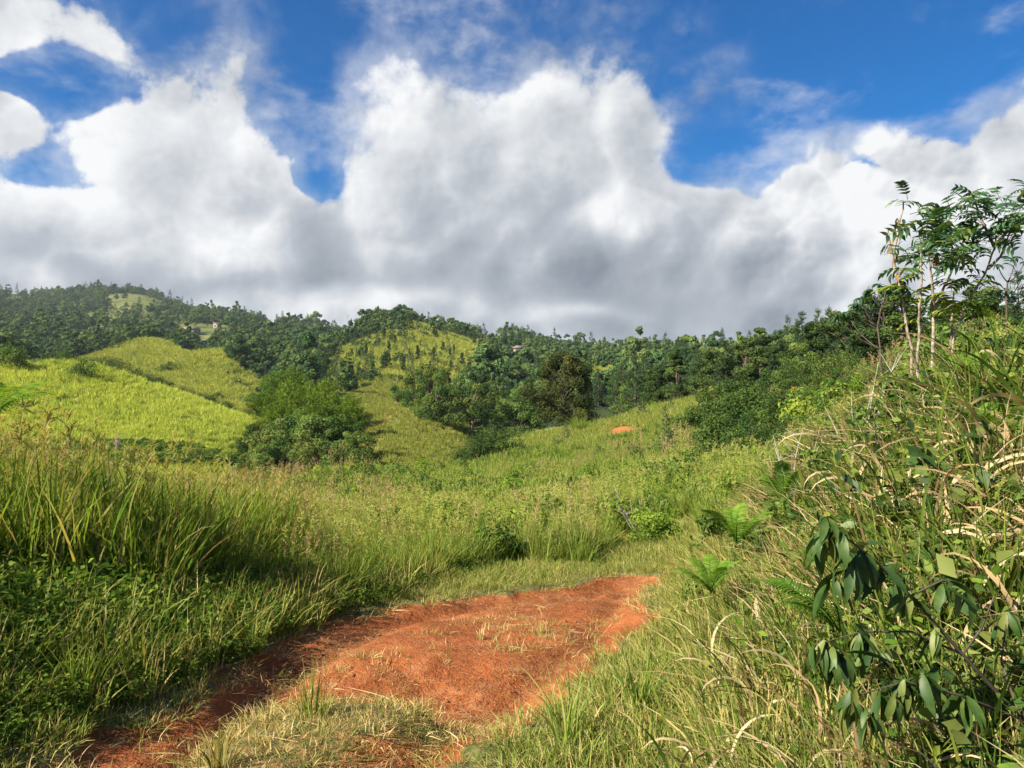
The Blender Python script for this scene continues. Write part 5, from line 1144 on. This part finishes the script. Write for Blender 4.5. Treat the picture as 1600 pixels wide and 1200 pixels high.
# white plume of grass in the tall grass, ragged tufts on the track
def plume(px, py, Yd, H, label):
    b = W(px, py, Yd); b[2] = gzs(b[0], b[1]); o = root('plume_grass', b, label, 'grass'); h = CAMZ + (HY - py) / F * Yd - b[2]
    mb = MB(); mb.tube([(0, 0, 0), (.01, 0, h * .5), (.0, 0, h)], [.006, .005, .003], 5); part('stalk', mb.mesh('stalk', M['tall'], True), o)
    mb = MB(); n = 160; t = rng.random(n); p = np.stack([rng.normal(0, .012, n), rng.normal(0, .012, n), h - H * t], 1); leaves(mb, p, rdir(n, 1.4), rdir(n), .045, .008, rng.uniform(.6, 1, n)); part('plume', mb.mesh('plume', M['white']), o)
M['white'] = foliage('plume_white', [(.30, .25, .20), (.38, .33, .28), (.46, .40, .35)], .4, .1, gain=1.0)
plume(183, 684, 9.5, .15, 'white feathery grass plume rising above the tall grass'); plume(168, 738, 9.0, .22, 'pinkish grass plume inside the tall grass')
for px, py, n, s, lab in ((487, 1118, 16, .42, 'single upright green grass tuft on the hump in the track'), (750, 985, 18, .20, 'dry grass tuft standing in the red earth of the track'), (1000, 1120, 40, .5, 'green grass tuft at the right edge of the track'), (880, 1170, 50, .5, 'dense green tuft at the bottom edge right of the track'), (350, 1195, 40, .3, 'pale green tuft at the bottom edge left of the middle'), (130, 1120, 50, .5, 'fresh green grass tuft at the left edge of the track'), (845, 975, 14, .13, 'small dry tuft right of the middle of the track')):
    Y = 1.37 / ((py - HY) / F - .11); X = (px - 800) / F * Y; o = root('grass_tuft', (X, Y, gzs(X, Y)), lab, 'grass tuft')
    part('blades', tuft(M['drylawn' if 'dry' in lab or 'pale' in lab else 'meadow'], n, (.4 * s, 1.0 * s), (.006, .012), .16 * s, .35 if n > 16 else .12, .12, 5), o)

# ------------------------------------------------------------------ houses and poles on the far hills
M['wallw'] = plain('white_wall', (.32, .31, .29), (.42, .41, .39), .5, .8); M['wallp'] = plain('pinkish_wall', (.28, .22, .19), (.36, .29, .25), .5, .8); M['wallc'] = plain('cream_wall', (.24, .21, .16), (.32, .28, .22), .5, .8)
M['roofg'] = plain('grey_roof', (.30, .30, .30), (.45, .44, .43), .8, .7); M['roofr'] = plain('rusty_roof', (.20, .15, .12), (.30, .24, .20), .8, .7); M['window'] = plain('window_glass', (.02, .025, .03), (.04, .05, .06), 1, .2); M['door'] = plain('door_wood', (.12, .08, .05), (.18, .12, .08), 2, .6)
def house(px, py, Y0, Y1, w, d, h, wall, roof, label, flat=True, upper=None, rz=0.0):
    X, Y, Z = hit(px, py, Y0, Y1); o = root('hill_house', (X, Y, Z - .3), label, 'house', None, rz)
    mb = MB(); mb.box(-w / 2, w / 2, -d / 2, d / 2, -3, h)
    if upper: mb.box(upper[0], upper[1], -d / 2 + .6, d / 2 - .6, h + .3, h + .3 + upper[2])
    part('wall', mb.mesh('wall', M[wall]), o)
    mb = MB()
    if flat:
        mb.box(-w / 2 - .4, w / 2 + .4, -d / 2 - .4, d / 2 + .4, h + .003, h + .28)
        if upper: mb.box(upper[0] - .3, upper[1] + .3, -d / 2 + .3, d / 2 - .3, h + .303 + upper[2], h + .55 + upper[2])
    else:
        e = .5; v = [(-w / 2 - e, -d / 2 - e, h), (w / 2 + e, -d / 2 - e, h), (w / 2 + e, d / 2 + e, h), (-w / 2 - e, d / 2 + e, h), (-w / 2 - e, 0, h + d * .25), (w / 2 + e, 0, h + d * .25)]
        mb.add(v, [np.array([(0, 1, 5, 4), (2, 3, 4, 5), (3, 2, 1, 0)]), np.array([(0, 4, 3), (1, 2, 5)])])
    part('roof', mb.mesh('roof', M[roof]), o)
    nw = max(2, int(w / 3)); mb = MB(); mb.box(-.7, .7, -.06, .06, -.12, 1.32); wm = mb.mesh('window', M['wallc']); mb = MB(); mb.box(-.55, .55, -.09, .05, 0, 1.2); pm = mb.mesh('pane', M['window']); mb = MB(); mb.box(-.5, .5, -.06, .06, 0, 2.1); dm = mb.mesh('door', M['door'])
    for k in range(nw):
        x = -w / 2 + w * (k + .5) / nw
        if k == nw // 2: part('door', dm, o, (x, -d / 2, .35))
        else: part('pane', pm, part('window', wm, o, (x, -d / 2, 1.2)))
    if upper:
        for x in (upper[0] + 1.2, upper[1] - 1.2): part('pane', pm, part('window', wm, o, (x, -d / 2 + .6, h + 1.1)))
    return o
house(157, 521, 430, 900, 11, 8, 3.2, 'wallw', 'roofg', 'white two-storey house with a flat roof on the wooded hillside', True, (-1.5, 4.5, 2.8), .2)
house(292, 521, 430, 900, 17, 8, 3.0, 'wallp', 'roofr', 'long low pinkish house with a rusty roof on the hillside', False)
house(339, 512, 430, 1000, 5.0, 5, 4.2, 'wallp', 'roofg', 'small pale blocky house above the brown clearing', True)
house(316, 539, 300, 560, 4.5, 4, 2.8, 'wallw', 'roofg', 'small white hut between dark trees above the second yellow hill', False)
house(418, 513, 430, 1000, 11, 7, 3.6, 'wallw', 'roofg', 'pale house almost hidden in the trees near the ridge', True)
house(808, 551, 380, 900, 9, 7, 2.8, 'wallc', 'roofr', 'cream house on the slope below the rocky knob', False)
M['pole'] = plain('weathered_pole', (.16, .14, .12), (.26, .24, .22), 2, .8)
def pole(px, py_top, py, Y, arms, label, r=.22):
    p = W(px, py, Y); z = gzs(p[0], p[1]); h = CAMZ + (HY - py_top) / F * Y - z; o = root('utility_pole', (p[0], p[1], z), label, 'utility pole')
    mb = MB(); mb.tube([(0, 0, -1), (0, 0, h * .5), (0, 0, h)], [r, r * .9, r * .7], 7); part('pole', mb.mesh('pole', M['pole'], True), o)
    for za, w in arms: mb = MB(); mb.box(-w / 2, w / 2, -.12, .12, h - za - .12, h - za + .12); part('crossarm', mb.mesh('crossarm', M['pole']), o)
pole(543, 492, 520, 640, [(1.0, 2.5)], 'thin mast on the saddle left of the central hill'); pole(490, 496, 515, 700, [(.8, 2.4)], 'short pole on the ridge right of the hidden house'); pole(958, 535, 560, 520, [(1.2, 5.0), (3.0, 5.0)], 'left of two tall poles with crossarms on the far ridge'); pole(967, 536, 560, 524, [(1.2, 4.6), (3.0, 4.6)], 'right of two tall poles with crossarms on the far ridge'); pole(911, 558, 580, 380, [(.8, 2.2)], 'slim utility pole between trees left of the yellow patch')
# jagged rock of the knob on the far ridge
def knob():
    X, Y, Z = hit(805, 526, 600, 1000); mb = MB(); n, m = 26, 12; u = np.linspace(0, 2 * np.pi, n, endpoint=False)
    v = []
    for j in range(m):
        ph = j / (m - 1) * np.pi / 2; rr = np.cos(ph) * (1 + .18 * np.sin(u * 3 + j) + .12 * np.sin(u * 7 + j * 2)); v.append(np.stack([np.cos(u) * rr * 24, np.sin(u) * rr * 16, np.full(n, np.sin(ph) * 11 - 4) + np.sin(u * 5 + j * 3) * .8], 1))
    i = np.arange(m - 1)[:, None] * n; jj = np.arange(n)[None]; q = np.stack([i + jj, i + (jj + 1) % n, i + n + (jj + 1) % n, i + n + jj], -1).reshape(-1, 4); mb.add(np.concatenate(v), q)
    o = bpy.data.objects.new('rocky_knob', mb.mesh('rocky_knob', plain('dark_rock', (.05, .06, .05), (.14, .14, .12), .25, .9, .6), False)); COL.objects.link(o); o.location = (X, Y, Z - 1); o['label'] = 'dark rocky knob with steep sides on the far ridge'; o['category'] = 'rock'
knob()

# ------------------------------------------------------------------ thin air haze over the whole place
def haze(density):
    g = bpy.data.objects['ground'].data; co = np.empty(len(g.vertices) * 3, np.float32); g.vertices.foreach_get('co', co); z = co.reshape(-1, 3)[:, 2]
    mb = MB(); mb.box(-7000, 7000, -7000, 7000, float(z.min()) - 1.0, float(z.max()) + 25.0)
    m = bpy.data.materials.new('air'); m.use_nodes = True; t = m.node_tree; t.nodes.clear()
    o_ = t.nodes.new('ShaderNodeOutputMaterial'); v = t.nodes.new('ShaderNodeVolumePrincipled'); t.links.new(v.outputs[0], o_.inputs['Volume'])
    v.inputs['Color'].default_value = (.80, .88, 1.0, 1); v.inputs['Density'].default_value = density; v.inputs['Anisotropy'].default_value = .2
    o = bpy.data.objects.new('haze', mb.mesh('haze', m)); COL.objects.link(o); o['kind'] = 'stuff'; o['label'] = 'thin bluish haze in the air over the hills'; o['category'] = 'haze'
haze(.00009)
